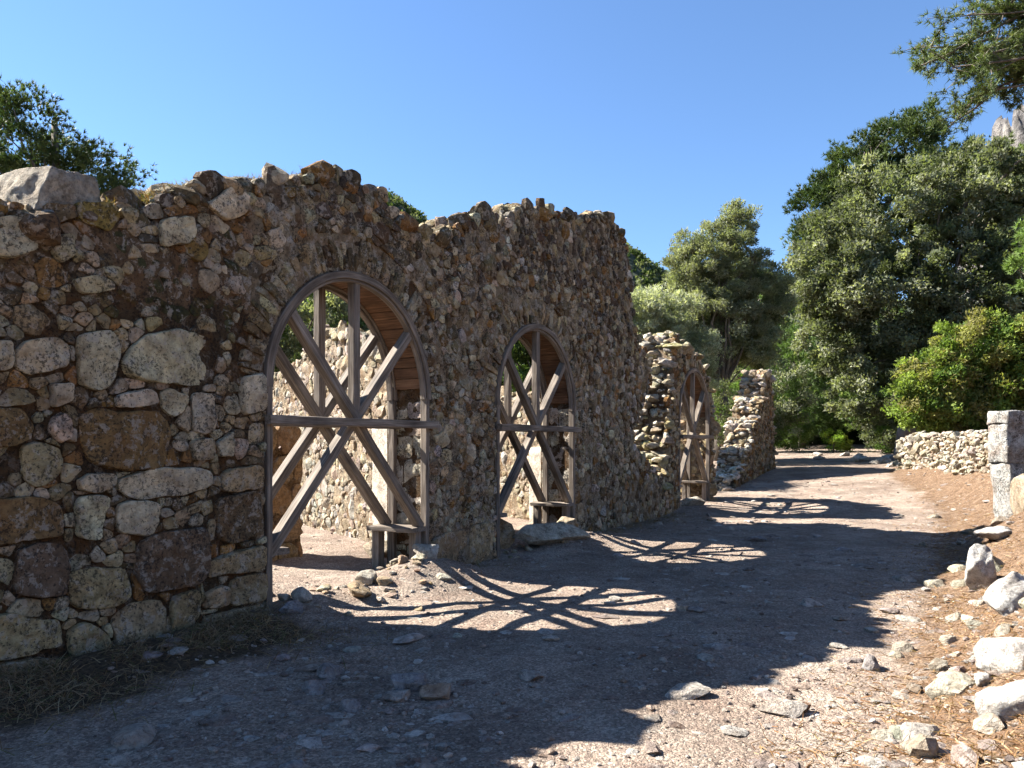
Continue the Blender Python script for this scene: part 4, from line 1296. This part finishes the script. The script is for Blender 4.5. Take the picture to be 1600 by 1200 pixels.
def tree(name, label, cat, base, trunk_pts, trunk_r, blobs, nclump, clump_r, per, leaf_len, leaf_w, cols, seed, needle=False, group=None, nlimb=46, shell=0.45, up=0.25, crown_name='crown', droop=0.0, inner=0.0, bark=None, squash=0.75):
    rng = np.random.default_rng(seed)
    x, y = base; z = gz(x, y)-0.1
    T = thing(name, label, cat, (x, y, z), 0, group)
    # blobs: (dx, dy, z, rx, ry, rz) relative to the base
    B = np.array(blobs, float)
    wgt = (B[:, 3]*B[:, 4]*B[:, 5])**(2/3); wgt /= wgt.sum()
    k = rng.choice(len(B), nclump, p=wgt)
    dr = rng.normal(size=(nclump, 3)); dr /= np.linalg.norm(dr, axis=1)[:, None]
    rr = shell+(1-shell)*rng.uniform(0, 1, nclump)**0.6
    rr *= 1+0.22*fbm(dr*2.3+k[:, None]*7.0, seed, 2)
    C = B[k, :3]+dr*B[k, 3:]*rr[:, None]
    C[:, 2] = np.maximum(C[:, 2], 0.25)
    # trunk and limbs
    acc = Acc()
    tp = np.array(trunk_pts, float); tr = np.linspace(trunk_r, trunk_r*0.3, len(tp))
    V, F = tube(tp, tr*np.array([1.35]+[1]*(len(tp)-1)), 10); acc.put(V, F, (1, 1, 1))
    for c in C[rng.choice(nclump, min(nlimb, nclump), replace=False)]:
        # leave the trunk at a point below the clump
        h = np.clip((c[2]-tp[0, 2])*rng.uniform(.35, .7), tp[0, 2]+0.3*(tp[-1, 2]-tp[0, 2]), tp[-1, 2])
        q = np.interp(h, tp[:, 2], np.arange(len(tp)))
        p0 = np.array([np.interp(q, np.arange(len(tp)), tp[:, a]) for a in range(3)])
        ln = np.linalg.norm(c-p0)
        (V, F), pts = limb(p0, c, min(trunk_r*0.45, 0.02+0.016*ln), 0.008, rng)
        acc.put(V, F, (1, 1, 1))
    acc.build('trunk', bark or M_BARK, T, kind=None)
    # leaves, in clumps
    if not needle:
        per = int(per*1.6); leaf_len *= 0.85; leaf_w *= 0.95
    n = nclump*per
    ci = np.repeat(np.arange(nclump), per)
    off = rng.normal(size=(n, 3)); off /= np.linalg.norm(off, axis=1)[:, None]
    cr = clump_r*rng.uniform(.6, 1.35, nclump)
    rad = rng.uniform(0, 1, n)**0.5
    off = off*rad[:, None]*cr[ci][:, None]*np.array([1, 1, squash])
    P = C[ci]+off
    ctr = B[k, :3][ci]
    outw = P-ctr; outw /= np.maximum(np.linalg.norm(outw, axis=1)[:, None], 1e-6)
    D = rng.normal(size=(n, 3))*0.8+outw*0.7+np.array([0, 0, up-droop])
    if needle:
        # needles fan out from shared tuft points
        m = max(1, n//13)
        tuft = rng.integers(0, n, m); idx = np.arange(n) % m
        P = P[tuft][idx]; D = outw[tuft][idx]*0.8+np.array([0, 0, .35])+rng.normal(size=(n, 3))*0.55
        ci = ci[tuft][idx]
    colz = np.array(cols, float)
    cc = colz[rng.integers(0, len(colz), nclump)][ci]*rng.uniform(.75, 1.25, (nclump, 1))[ci]*rng.uniform(.72, 1.28, (n, 1))
    keep = P[:, 2] > 0.12
    P, D, cc = P[keep], D[keep], cc[keep]; n = len(P)
    V, F, TT = leaf_mesh(P, D, leaf_len*rng.uniform(.6, 1.3, n), leaf_w*rng.uniform(.7, 1.2, n)*1.25, cc, rng, tri=True)
    add(crown_name, V, F, M_NEEDLE if needle else M_LEAF, T, TT, False, center=False)
    return T

OLIVE = [(0.16, 0.175, 0.11), (0.23, 0.24, 0.17), (0.125, 0.14, 0.085), (0.195, 0.205, 0.135)]
OLIVE_P = [(0.26, 0.275, 0.20), (0.21, 0.23, 0.155), (0.31, 0.32, 0.25)]
CAROB = [(0.105, 0.12, 0.072), (0.155, 0.17, 0.11), (0.08, 0.095, 0.05), (0.19, 0.20, 0.145)]
PINE_D = [(0.045, 0.07, 0.025), (0.06, 0.085, 0.03), (0.035, 0.055, 0.02)]
PINE_L = [(0.12, 0.185, 0.055), (0.15, 0.215, 0.075), (0.085, 0.14, 0.045)]
BRIGHT = [(0.125, 0.175, 0.04), (0.175, 0.225, 0.06), (0.085, 0.135, 0.035), (0.20, 0.205, 0.07), (0.16, 0.15, 0.06)]

# left, behind the wall
tree('pine_tree', 'dark green pine rising behind the left end of the long wall', 'tree', (-14.4, 24.0), [(0, 0, 0), (.1, 0, 3), (-.1, .1, 6), (.2, 0, 9), (.1, 0, 11.6)], 0.30,
     [(-1.0, 0, 10.6, 2.3, 2.2, 2.0), (.6, 0, 9.6, 2.2, 2.0, 1.6), (1.9, .2, 8.6, 1.6, 1.6, 1.3), (2.7, 0, 8.0, 1.05, 1.2, 1.4), (-2.6, 0, 9.0, 2.2, 2, 1.9), (.4, 0, 7.4, 2.5, 2, 1.2), (-.8, 0, 12.0, 0.9, .9, .8)],
     480, 0.44, 290, 0.16, 0.026, PINE_D+[(0.075, 0.10, 0.035)], 601, True, nlimb=70, shell=0.3)
# olives behind the farther walls
tree('olive_tree', 'large grey-green olive tree behind the isolated arched wall', 'tree', (8.7, 32.0), [(0, 0, 0), (.15, 0, 1.8), (-.1, 0, 3.4), (.15, .1, 5.2), (.1, 0, 7.4), (.3, 0, 9.0)], 0.34,
     [(.2, 0, 8.2, 1.7, 1.6, 1.9), (.75, 0, 9.9, .8, .8, 1.0), (-1.1, 0, 7.6, 1.5, 1.4, 1.6), (-1.3, 0, 8.9, .7, .7, .7), (1.7, 0, 6.9, 1.4, 1.4, 1.5), (-.2, 0, 6.0, 2.2, 1.8, 1.6), (-1.9, 0, 5.3, 1.4, 1.4, 1.4), (1.2, .2, 5.0, 1.5, 1.4, 1.2), (-1.4, 0, 3.8, 1.3, 1.2, 1.0)],
     620, 0.38, 150, 0.15, 0.045, OLIVE, 602, nlimb=60, shell=0.25)
tree('olive_tree', 'pale silvery olive tree against the right end of the long wall', 'tree', (4.9, 27.5), [(0, 0, 0), (.1, 0, 1.4), (.0, 0, 2.6), (.2, 0, 4.2), (.2, 0, 5.2)], 0.22,
     [(-.3, 0, 5.6, 1.3, 1.2, 1.2), (.7, 0, 5.0, 1.3, 1.2, 1.4), (-.9, 0, 4.3, 1.2, 1.2, 1.3), (.3, 0, 3.6, 1.8, 1.4, 1.4), (1.7, 0, 4.0, 1.0, 1.0, 1.0)],
     330, 0.36, 150, 0.14, 0.04, OLIVE_P, 603, nlimb=24, shell=0.35)
tree('pine_tree', 'bluish dark pine behind the olive, between it and the tall trees', 'tree', (13.8, 52.0), [(0, 0, 0), (0, 0, 4), (.2, 0, 8), (0, 0, 11)], 0.3,
     [(0, 0, 9.5, 2.0, 2.0, 2.0), (-1.4, 0, 7.5, 2.2, 2.0, 1.8), (1.6, 0, 7.0, 2.2, 2.0, 2.2), (0, 0, 4.6, 2.6, 2.4, 1.9)], 260, 0.6, 170, 0.30, 0.08, OLIVE+PINE_D, 604, nlimb=20)
# the tall mass at the right
tree('pine_tree', 'dark pine whose crown tops the tall trees on the right', 'tree', (19.6, 44.0), [(0, 0, 0), (.2, 0, 5), (0, 0, 10), (.6, 0, 14), (1.0, 0, 17.4)], 0.38,
     [(-1.6, 0, 13.6, 2.0, 2.2, 2.2), (.2, 0, 15.4, 2.3, 2.4, 1.9), (2.6, 0, 17.0, 2.2, 2.2, 1.7), (4.2, 0, 18.3, 1.5, 1.6, 1.2), (0, 0, 12.0, 3.2, 2.6, 2.2), (-2.4, 0, 11.2, 1.5, 1.6, 1.8)],
     430, 0.60, 300, 0.27, 0.042, PINE_D+[(0.08, 0.11, 0.04)], 605, True, nlimb=40, shell=0.5)
tree('pine_tree', 'light green pine at the top right behind the broad grey-green tree', 'tree', (27.5, 43.0), [(0, 0, 0), (.2, 0, 5), (0, 0, 10), (.2, 0, 13), (.2, 0, 15)], 0.38,
     [(-1.8, 0, 13.6, 2.9, 2.4, 2.0), (1.2, 0, 12.8, 3.0, 2.4, 2.2), (-4.2, 0, 13.6, 1.8, 1.8, 1.6), (4.2, 0, 12.6, 2.4, 2.2, 2.4), (-1, 0, 12, 3.4, 2.8, 2.4)],
     400, 0.65, 230, 0.28, 0.048, [(0.10, 0.135, 0.05), (0.13, 0.16, 0.07), (0.09, 0.115, 0.045)], 606, True, nlimb=30, shell=0.5)
tree('carob_tree', 'broad dense grey-green tree that fills the right side above the dry-stone wall', 'tree', (19.6, 36.0), [(0, 0, 0), (.2, 0, 2), (-.1, 0, 4), (.3, 0, 7), (.2, 0, 10.5)], 0.42,
     [(-4.3, -.4, 8.2, 2.4, 2.2, 2.9), (-1.8, 0, 10.6, 2.9, 2.4, 2.7), (1.8, 0, 11.2, 3.2, 2.5, 2.8), (5.6, 0, 11.4, 3.0, 2.4, 2.8), (7.6, 0, 8.6, 2.6, 2.2, 3.0), (-2.2, -.8, 6.6, 3.6, 2.8, 2.6), (1.4, -1.0, 7.2, 3.6, 2.8, 2.8), (4.8, -.2, 8.6, 2.7, 2.4, 3.0), (0, -1.2, 4.6, 3.4, 2.6, 1.8), (4.6, -.6, 5.2, 2.6, 2.4, 2.0), (-4.6, 0, 5.4, 1.8, 1.8, 2.0), (0, -1.2, 3.0, 3.0, 1.6, 1.2), (-3.2, -1.0, 2.6, 2.2, 1.4, 1.8), (2.6, -1.4, 2.4, 2.6, 1.3, 1.8), (-1.0, -1.6, 1.4, 2.2, 1.2, 1.2)],
     1650, 0.5, 95, 0.20, 0.10, CAROB, 607, nlimb=40, shell=0.5)
tree('pine_sapling', 'young bright green pine at the end of the path, left of the broad tree', 'tree', (15.3, 40.5), [(0, 0, 0), (.05, 0, 2), (0, 0, 4), (.1, 0, 6.2)], 0.16,
     [(-.2, 0, 5.6, 1.1, 1.0, 1.0), (-.8, -.2, 4.2, 1.6, 1.4, 1.0), (.9, -.2, 3.9, 1.6, 1.4, 1.2), (-.7, -.4, 2.4, 2.0, 1.5, 1.0), (1.0, -.4, 2.0, 1.8, 1.4, 1.1), (-1.2, -.5, 1.0, 1.6, 1.3, .9)],
     240, 0.42, 190, 0.20, 0.028, PINE_L, 608, True, nlimb=50, shell=0.45)
tree('pine_sapling', 'second young green pine at the path end, under the broad tree', 'tree', (18.3, 38.5), [(0, 0, 0), (.05, 0, 2), (0, 0, 3.6), (.1, 0, 5)], 0.14,
     [(-.2, -.2, 4.2, 1.2, 1.0, 1.0), (.6, -.4, 3.0, 1.5, 1.3, 1.0), (-.8, -.4, 2.4, 1.4, 1.2, 1.0), (0, -.6, 1.4, 1.6, 1.2, .9)],
     150, 0.40, 180, 0.19, 0.028, PINE_L+PINE_D, 609, True, nlimb=30, shell=0.45)
tree('broadleaf_shrub', 'large sunlit yellow-green shrub behind the dry-stone wall', 'shrub', (15.9, 26.4), [(0, 0, 0), (.1, 0, .8), (0, 0, 1.8), (.1, 0, 3.2)], 0.12,
     [(0, 0, 3.0, 1.5, 1.4, 1.1), (-1.3, -.2, 2.0, 1.3, 1.2, 1.0), (1.4, -.2, 2.7, 1.6, 1.3, 1.4), (-2.1, -.3, 1.2, .9, .9, .8), (.2, -.4, 1.3, 1.9, 1.1, 1.1), (2.6, 0, 2.9, 1.3, 1.2, 1.5), (2.0, -.3, 1.3, 1.6, 1.1, 1.1), (-.9, -.4, .9, 1.3, .9, .8)],
     560, 0.38, 115, 0.13, 0.08, BRIGHT, 610, nlimb=60, shell=0.4)
tree('pine_sapling', 'light green pine branch tips at the right edge above the yellow-green shrub', 'tree', (19.9, 28.0), [(0, 0, 0), (0, 0, 3), (.1, 0, 6), (0, 0, 8.2)], 0.2,
     [(0, 0, 6.9, 1.2, 1.1, 1.2), (-.5, 0, 5.6, 1.2, 1.1, 1.0), (.6, 0, 4.6, 1.6, 1.3, 1.2)], 110, 0.4, 190, 0.2, 0.03, [(0.13, 0.20, 0.05), (0.16, 0.23, 0.07)], 611, True, nlimb=26)
tree('broadleaf_shrub', 'low dark shrub in the shadows left of the tree stump', 'shrub', (17.4, 34.0), [(0, 0, 0), (.1, 0, .5), (0, 0, 1.2)], 0.07,
     [(0, 0, 1.1, 1.3, 1.0, .8), (-1.0, 0, .7, .8, .8, .6), (1.0, 0, .9, .9, .8, .8)], 110, 0.28, 90, 0.10, 0.05, CAROB+[(0.10, 0.17, 0.04)], 612, nlimb=20)
tree('broadleaf_shrub', 'small bright green bush at the foot of the trees where the path ends', 'shrub', (14.9, 35.6), [(0, 0, 0), (0, 0, .4), (.05, 0, .9)], 0.04,
     [(0, 0, .7, .5, .5, .5), (.5, 0, .45, .4, .4, .35)], 46, 0.2, 70, 0.08, 0.04, [(0.20, 0.30, 0.05), (0.25, 0.30, 0.06)], 613, nlimb=10)
tree('broadleaf_shrub', 'low green bush beside the far end of the stepped wall stump', 'shrub', (12.4, 37.0), [(0, 0, 0), (0, 0, .6), (.05, 0, 1.4)], 0.06,
     [(0, 0, 1.6, 1.2, 1.0, 1.2), (1.2, 0, 1.1, .9, .8, .9), (-1.0, 0, 2.4, 1.0, .9, 1.4), (-.4, 0, 3.6, .9, .8, 1.2)], 170, 0.32, 90, 0.11, 0.05, [(0.10, 0.16, 0.045), (0.08, 0.12, 0.04), (0.14, 0.19, 0.07)], 614, nlimb=30)
tree('broadleaf_shrub', 'dark green bush behind the gap between the two wall fragments', 'shrub', (9.3, 29.5), [(0, 0, 0), (0, 0, .6), (.05, 0, 1.8)], 0.06,
     [(0, 0, 1.6, 1.3, 1.0, 1.3), (-1.2, 0, 2.0, 1.0, .9, 1.4), (1.2, 0, 2.6, 1.0, .9, 1.4)], 170, 0.32, 80, 0.11, 0.05, CAROB+[(0.09, 0.14, 0.04)], 615, nlimb=30)

tree('broadleaf_shrub', 'wide dark green thicket under the broad grey-green tree, behind the stump', 'shrub', (19.6, 33.2), [(0, 0, 0), (0, 0, .6), (.05, 0, 1.6)], 0.08,
     [(0, 0, 2.0, 2.0, 1.2, 1.8), (-2.0, 0, 1.6, 1.4, 1.1, 1.5), (2.4, 0, 2.2, 1.8, 1.2, 2.0), (4.6, 0, 2.4, 1.8, 1.2, 2.2)], 420, 0.36, 100, 0.13, 0.065, CAROB+[(0.10, 0.15, 0.045), (0.08, 0.12, 0.04)], 616, nlimb=30, shell=0.4)
tree('pine_sapling', 'young pine between the olive and the broad tree, above the stepped wall stump', 'tree', (13.9, 43.5), [(0, 0, 0), (.05, 0, 3), (0, 0, 6), (.1, 0, 8.4)], 0.18,
     [(-.2, 0, 8.0, 1.2, 1.1, 1.3), (-.5, -.2, 6.2, 1.7, 1.4, 1.4), (.7, -.2, 5.6, 1.8, 1.4, 1.5), (-.5, -.4, 4.0, 2.2, 1.5, 1.4), (.6, -.4, 2.4, 2.2, 1.5, 1.4), (-1.0, -.5, 1.2, 2.0, 1.3, 1.1)],
     330, 0.46, 190, 0.22, 0.035, PINE_L+OLIVE, 617, True, nlimb=40, shell=0.4)

tree('pine_tree', 'dark pine closing the view at the end of the path', 'tree', (17.0, 50.0), [(0, 0, 0), (.05, 0, 2), (0, 0, 4), (.1, 0, 6)], 0.2,
     [(0, 0, 5.0, 2.6, 1.4, 1.8), (-2.6, 0, 3.0, 2.0, 1.3, 2.2), (2.6, 0, 3.2, 2.2, 1.3, 2.4), (0, -.3, 2.0, 2.6, 1.2, 1.6), (5.0, 0, 3.0, 2.0, 1.2, 2.4)], 360, 0.5, 95, 0.28, 0.09, PINE_D+CAROB, 618, nlimb=20, shell=0.3)
tree('olive_tree', 'green tree crown showing through the upper left of the nearest archway', 'tree', (-5.2, 19.5), [(0, 0, 0), (.1, 0, 1.4), (.0, 0, 2.6), (.1, 0, 4.4)], 0.2,
     [(0, 0, 4.6, 1.6, 1.3, 1.2), (1.3, 0, 3.8, 1.3, 1.1, 1.3), (-1.4, 0, 3.8, 1.3, 1.1, 1.3), (2.6, 0, 3.4, 1.0, 1.0, 1.4)], 260, 0.34, 120, 0.13, 0.05, OLIVE+[(0.09, 0.13, 0.04)], 619, nlimb=24)
tree('pine_tree', 'dark tree crown showing through the top of the middle archway', 'tree', (1.1, 24.0), [(0, 0, 0), (.1, 0, 1.4), (.0, 0, 2.6), (.1, 0, 5)], 0.2,
     [(0, 0, 4.8, 1.6, 1.3, 1.2), (1.0, 0, 3.6, 1.5, 1.1, 1.3), (-1.2, 0, 3.6, 1.5, 1.1, 1.3)], 200, 0.4, 130, 0.16, 0.05, PINE_D+PINE_L, 621, nlimb=24)

for lb, x, y, sd in (('dark thicket at the very end of the path, left part', 15.2, 44.0, 630), ('dark thicket at the very end of the path, middle part', 18.6, 43.0, 631), ('dark thicket at the very end of the path, right part, beside the stump', 21.8, 41.0, 632)):
    tree('broadleaf_shrub', lb, 'shrub', (x, y), [(0, 0, 0), (0, 0, .6), (.05, 0, 1.6)], 0.08,
         [(0, 0, 1.3, 2.0, 1.0, 1.3), (-1.5, 0, .8, 1.4, .9, .9), (1.5, 0, .9, 1.5, .9, 1.0), (.3, 0, 2.4, 1.6, 1.0, 1.2)], 260, 0.36, 64, 0.18, 0.09, CAROB+[(0.08, 0.12, 0.04), (0.10, 0.16, 0.05)], sd, nlimb=14, shell=0.3)

# overhanging pine: the trunk stands outside the picture on the bank, its boughs reach in from the right
def overhang_pine():
    rng = np.random.default_rng(620)
    x, y = 13.0, 14.2; z = gz(x, y)-0.1
    T = thing('pine_tree', 'pine with drooping boughs hanging into the sky at the upper right corner', 'tree', (x, y, z), 0)
    acc = Acc()
    tp = [(0, 0, 0), (.1, 0, 3), (-.1, .1, 6), (.1, 0, 9), (0, 0, 12)]
    V, F = tube(tp, [.3, .24, .2, .16, .06], 10); acc.put(V, F, (1, 1, 1))
    P = []; D = []
    ends = [(-5.4, .3, 8.55), (-5.6, 0, 8.0), (-4.7, -.2, 8.9), (-4.4, .2, 7.55), (-4.6, .5, 7.2), (-3.6, 0, 8.0), (-3.7, -.3, 9.0), (-3.4, .6, 7.2), (-2.6, .2, 8.6), (-3.9, .2, 8.5), (-3.0, -.3, 7.6), (-2.2, 0, 7.4), (-2.0, .3, 9.4), (-4.9, .4, 8.4), (-3.1, .3, 9.5), (-5.0, -.3, 7.9)]
    ends = [(e[0]+dx, e[1]+dy, e[2]+dz-0.85+(1.0 if e[0] > -4.0 else 0)) for e in ends for dx, dy, dz in ((0, 0, 0), (.35, .5, .3))]
    for e in ends:
        s = np.array([0, 0, rng.uniform(7.4, 8.6)])
        (V, F), pts = limb(s, e, 0.06, 0.012, rng, 0.04, 6, 9); acc.put(V, F, (1, 1, 1))
        for k in range(15):
            q = rng.uniform(.42, 1.0); i = q*(len(pts)-1); p0 = pts[int(i)]+(pts[min(int(i)+1, len(pts)-1)]-pts[int(i)])*(i % 1)
            tip = p0+rng.normal(size=3)*np.array([.36, .36, .3])+np.array([-.12, 0, .02])
            (V, F), tw = limb(p0, tip, 0.012, 0.004, rng, 0.03, 4, 4); acc.put(V, F, (1, 1, 1))
            for w in tw[1:]:
                for m in range(5):
                    c = w+rng.normal(size=3)*0.05
                    P.append(np.tile(c, (13, 1))); D.append(rng.normal(size=(13, 3))*0.6+(tip-p0)/np.linalg.norm(tip-p0)*0.7+np.array([0, 0, .15]))
    nn = 520  # unseen crown mass, added to keep sky light off the shaded path
    cd = rng.normal(size=(nn, 3)); cd /= np.linalg.norm(cd, axis=1)[:, None]
    sky_block_clumps = np.array([1.6, -2.6, 9.2])+cd*np.array([3.6, 5.4, 3.4])*rng.uniform(.5, 1, (nn, 1))
    for c in sky_block_clumps:
        for m in range(5):
            q = c+rng.normal(size=3)*0.35
            P.append(np.tile(q, (13, 1))); D.append(rng.normal(size=(13, 3))*0.6+np.array([0, 0, .3]))
    acc.build('trunk', M_BARK, T, kind=None)
    P = np.concatenate(P); D = np.concatenate(D); n = len(P)
    cc = np.array([(0.10, 0.135, 0.05), (0.075, 0.105, 0.035), (0.13, 0.155, 0.06), (0.055, 0.075, 0.03)])[rng.integers(0, 4, n//13)].repeat(13, 0)*rng.uniform(.75, 1.25, (n, 1))
    far = np.arange(n) >= n-nn*5*13  # needles of the added unseen crown, made coarser to block more sky
    V, F, TT = leaf_mesh(P, D, rng.uniform(.08, .15, n)*np.where(far, 2.6, 1), rng.uniform(.013, .020, n)*np.where(far, 4, 1), cc, rng, tri=True)
    add('crown', V, F, M_NEEDLE, T, TT, False, center=False)
overhang_pine()

# tree stump by the shrub
def stump():
    rng = np.random.default_rng(630)
    x, y = 15.0, 29.3
    V, F = tube([(0, 0, -.2), (.02, 0, .1), (.0, .02, .5), (.04, 0, 1.0), (.05, 0, 1.3)], [.50, .42, .35, .33, .30], 16)
    V = V+0.05*np.stack([fbm(V*4, 1, 2), fbm(V*4+9, 2, 2), fbm(V*3+5, 3, 2)], 1)
    o = add('tree_stump', V, F, bark_material('pale_bark', (0.10, 0.075, 0.055), (0.22, 0.18, 0.145)), None, None, center=False)
    o.location = (x, y, gz(x, y))
    tag(o, 'broad grey tree stump behind the left end of the dry-stone wall', 'tree stump')
stump()

# rubble heaps where the dry wall peters out
rs2 = np.random.default_rng(640)
for i, (x, y, r) in enumerate(((12.35, 27.3, .22), (12.0, 28.2, .18), (12.6, 28.6, .22), (11.7, 29.4, .2), (12.9, 27.0, .18), (12.2, 29.6, .24), (11.9, 26.6, .16), (13.3, 29.9, .25), (12.8, 31.2, .22), (11.1, 31, .18), (13.0, 33.0, .22), (12.0, 33.4, .2))):
    x += 1.3
    boulder('loose_stone', 'pale tumbled stone beyond the far end of the dry-stone wall', x, y, r, (1.3, 1, .6), 660+i, (0.36, 0.33, 0.28), 0.3, 'stone', rot=i, lev=2, group='tumbled stones past the dry-stone wall')

# ------------------------------------------------------------------ far hill, its wood, and the crag
def far_hill():
    rng = np.random.default_rng(700)
    xs = np.linspace(-420, 520, 150); ys = np.linspace(190, 620, 70)
    XX, YY = np.meshgrid(xs, ys)
    # skyline: elevation above the eye as a fraction of the distance, by bearing
    def sky_k(k):
        return np.interp(k, [-1.2, -0.46, -0.3, -0.165, -0.09, 0.0, 0.15, 0.2, 0.5, 1.2], [0.27, 0.295, 0.31, 0.325, 0.272, 0.235, 0.245, 0.218, 0.18, 0.16])
    ridge = 330.0
    zr = sky_k(XX/ridge)*ridge
    f = np.exp(-((YY-ridge)/np.where(YY < ridge, 75, 160))**2)
    ZZ = 2+zr*f*(1+0.05*fbm(np.stack([XX*.02, YY*.02, XX*0], -1), 3, 4)) + 6*fbm(np.stack([XX*.05, YY*.05, XX*0], -1), 8, 3)*f
    n1, n2 = XX.shape[1], XX.shape[0]
    q = (np.arange(n2-1)[:, None]*n1+np.arange(n1-1)[None, :]).ravel()
    m, nt, b = nodes('hill_scrub')
    pos = N(nt, 'ShaderNodeNewGeometry').outputs['Position']
    no = N(nt, 'ShaderNodeTexNoise', Scale=0.06, Detail=8.0, Roughness=0.7); L(nt, pos, no.inputs['Vector'])
    L(nt, ramp(nt, no.outputs['Fac'], [(0.45, (0.022, 0.034, 0.018)), (0.62, (0.035, 0.046, 0.025)), (0.78, (0.10, 0.095, 0.08))]), b.inputs['Base Color'])
    b.inputs['Roughness'].default_value = 1.0
    add('hill', np.stack([XX.ravel(), YY.ravel(), ZZ.ravel()], 1), np.stack([q, q+1, q+n1+1, q+n1], 1), m, None, None, center=False, kind='structure')
    # wood on the hill: leaf clumps, nobody could count it
    n = 9000
    x = rng.uniform(-230, 150, n); y = rng.uniform(235, 345, n)
    fx = np.clip((x-xs[0])/(xs[1]-xs[0]), 0, n1-2); fy = np.clip((y-ys[0])/(ys[1]-ys[0]), 0, n2-2)
    ix, iy = fx.astype(int), fy.astype(int); fx, fy = fx-ix, fy-iy
    z = (ZZ[iy, ix]*(1-fx)+ZZ[iy, ix+1]*fx)*(1-fy) + (ZZ[iy+1, ix]*(1-fx)+ZZ[iy+1, ix+1]*fx)*fy
    P = np.stack([x, y, z], 1); per = 14
    hgt = rng.uniform(2.0, 4.2, n)
    off = rng.normal(size=(n, per, 3)); off /= np.linalg.norm(off, axis=2)[..., None]
    C = (P[:, None]+np.array([0, 0, .5])*hgt[:, None, None]+off*np.array([.38, .38, .5])*hgt[:, None, None]*rng.uniform(.5, 1, (n, per, 1))).reshape(-1, 3)
    cc = np.repeat(np.array(PINE_D+CAROB[:2])[rng.integers(0, 5, n)], per, 0)
    V, F, TT = leaf_mesh(C, rng.normal(size=(n*per, 3)), rng.uniform(.8, 1.6, n*per), rng.uniform(.7, 1.3, n*per), cc, rng, tri=True)
    o = add('hill_wood', V, F, M_LEAF, None, TT, False, kind='stuff')
    o['label'] = 'dark pine wood covering the distant hill behind the walls'; o['category'] = 'wood'
far_hill()

def crag():
    rng = np.random.default_rng(710)
    V, F = ICO[4]; V = V.copy()
    import bmesh
    bm = bmesh.new(); bmesh.ops.create_icosphere(bm, subdivisions=6, radius=1.0)
    V = np.array([v.co[:] for v in bm.verts]); F = np.array([[v.index for v in f.verts] for f in bm.faces]); bm.free()
    rid = 1-np.abs(fbm(V*2.6+4, 2, 5, .55)); V = V*(0.72+0.42*rid**2+0.10*fbm(V*9, 5, 4, .6))[:, None]
    V = V*np.array([17, 17, 62])
    m, nt, b = nodes('crag_rock')
    pos = N(nt, 'ShaderNodeNewGeometry').outputs['Position']
    no = N(nt, 'ShaderNodeTexNoise', Scale=0.35, Detail=9.0, Roughness=0.7); L(nt, pos, no.inputs['Vector'])
    L(nt, ramp(nt, no.outputs['Fac'], [(0.38, (0.05, 0.048, 0.046)), (0.5, (0.13, 0.12, 0.115)), (0.62, (0.21, 0.195, 0.175))]), b.inputs['Base Color'])
    b.inputs['Roughness'].default_value = 1.0
    bmp = N(nt, 'ShaderNodeBump', Strength=1.0, Distance=1.5); L(nt, no.outputs['Fac'], bmp.inputs['Height']); L(nt, bmp.outputs[0], b.inputs['Normal'])
    o = add('crag', V, F, m, None, None, center=False, kind='structure')
    o.location = (100.5, 140, 2)
crag()
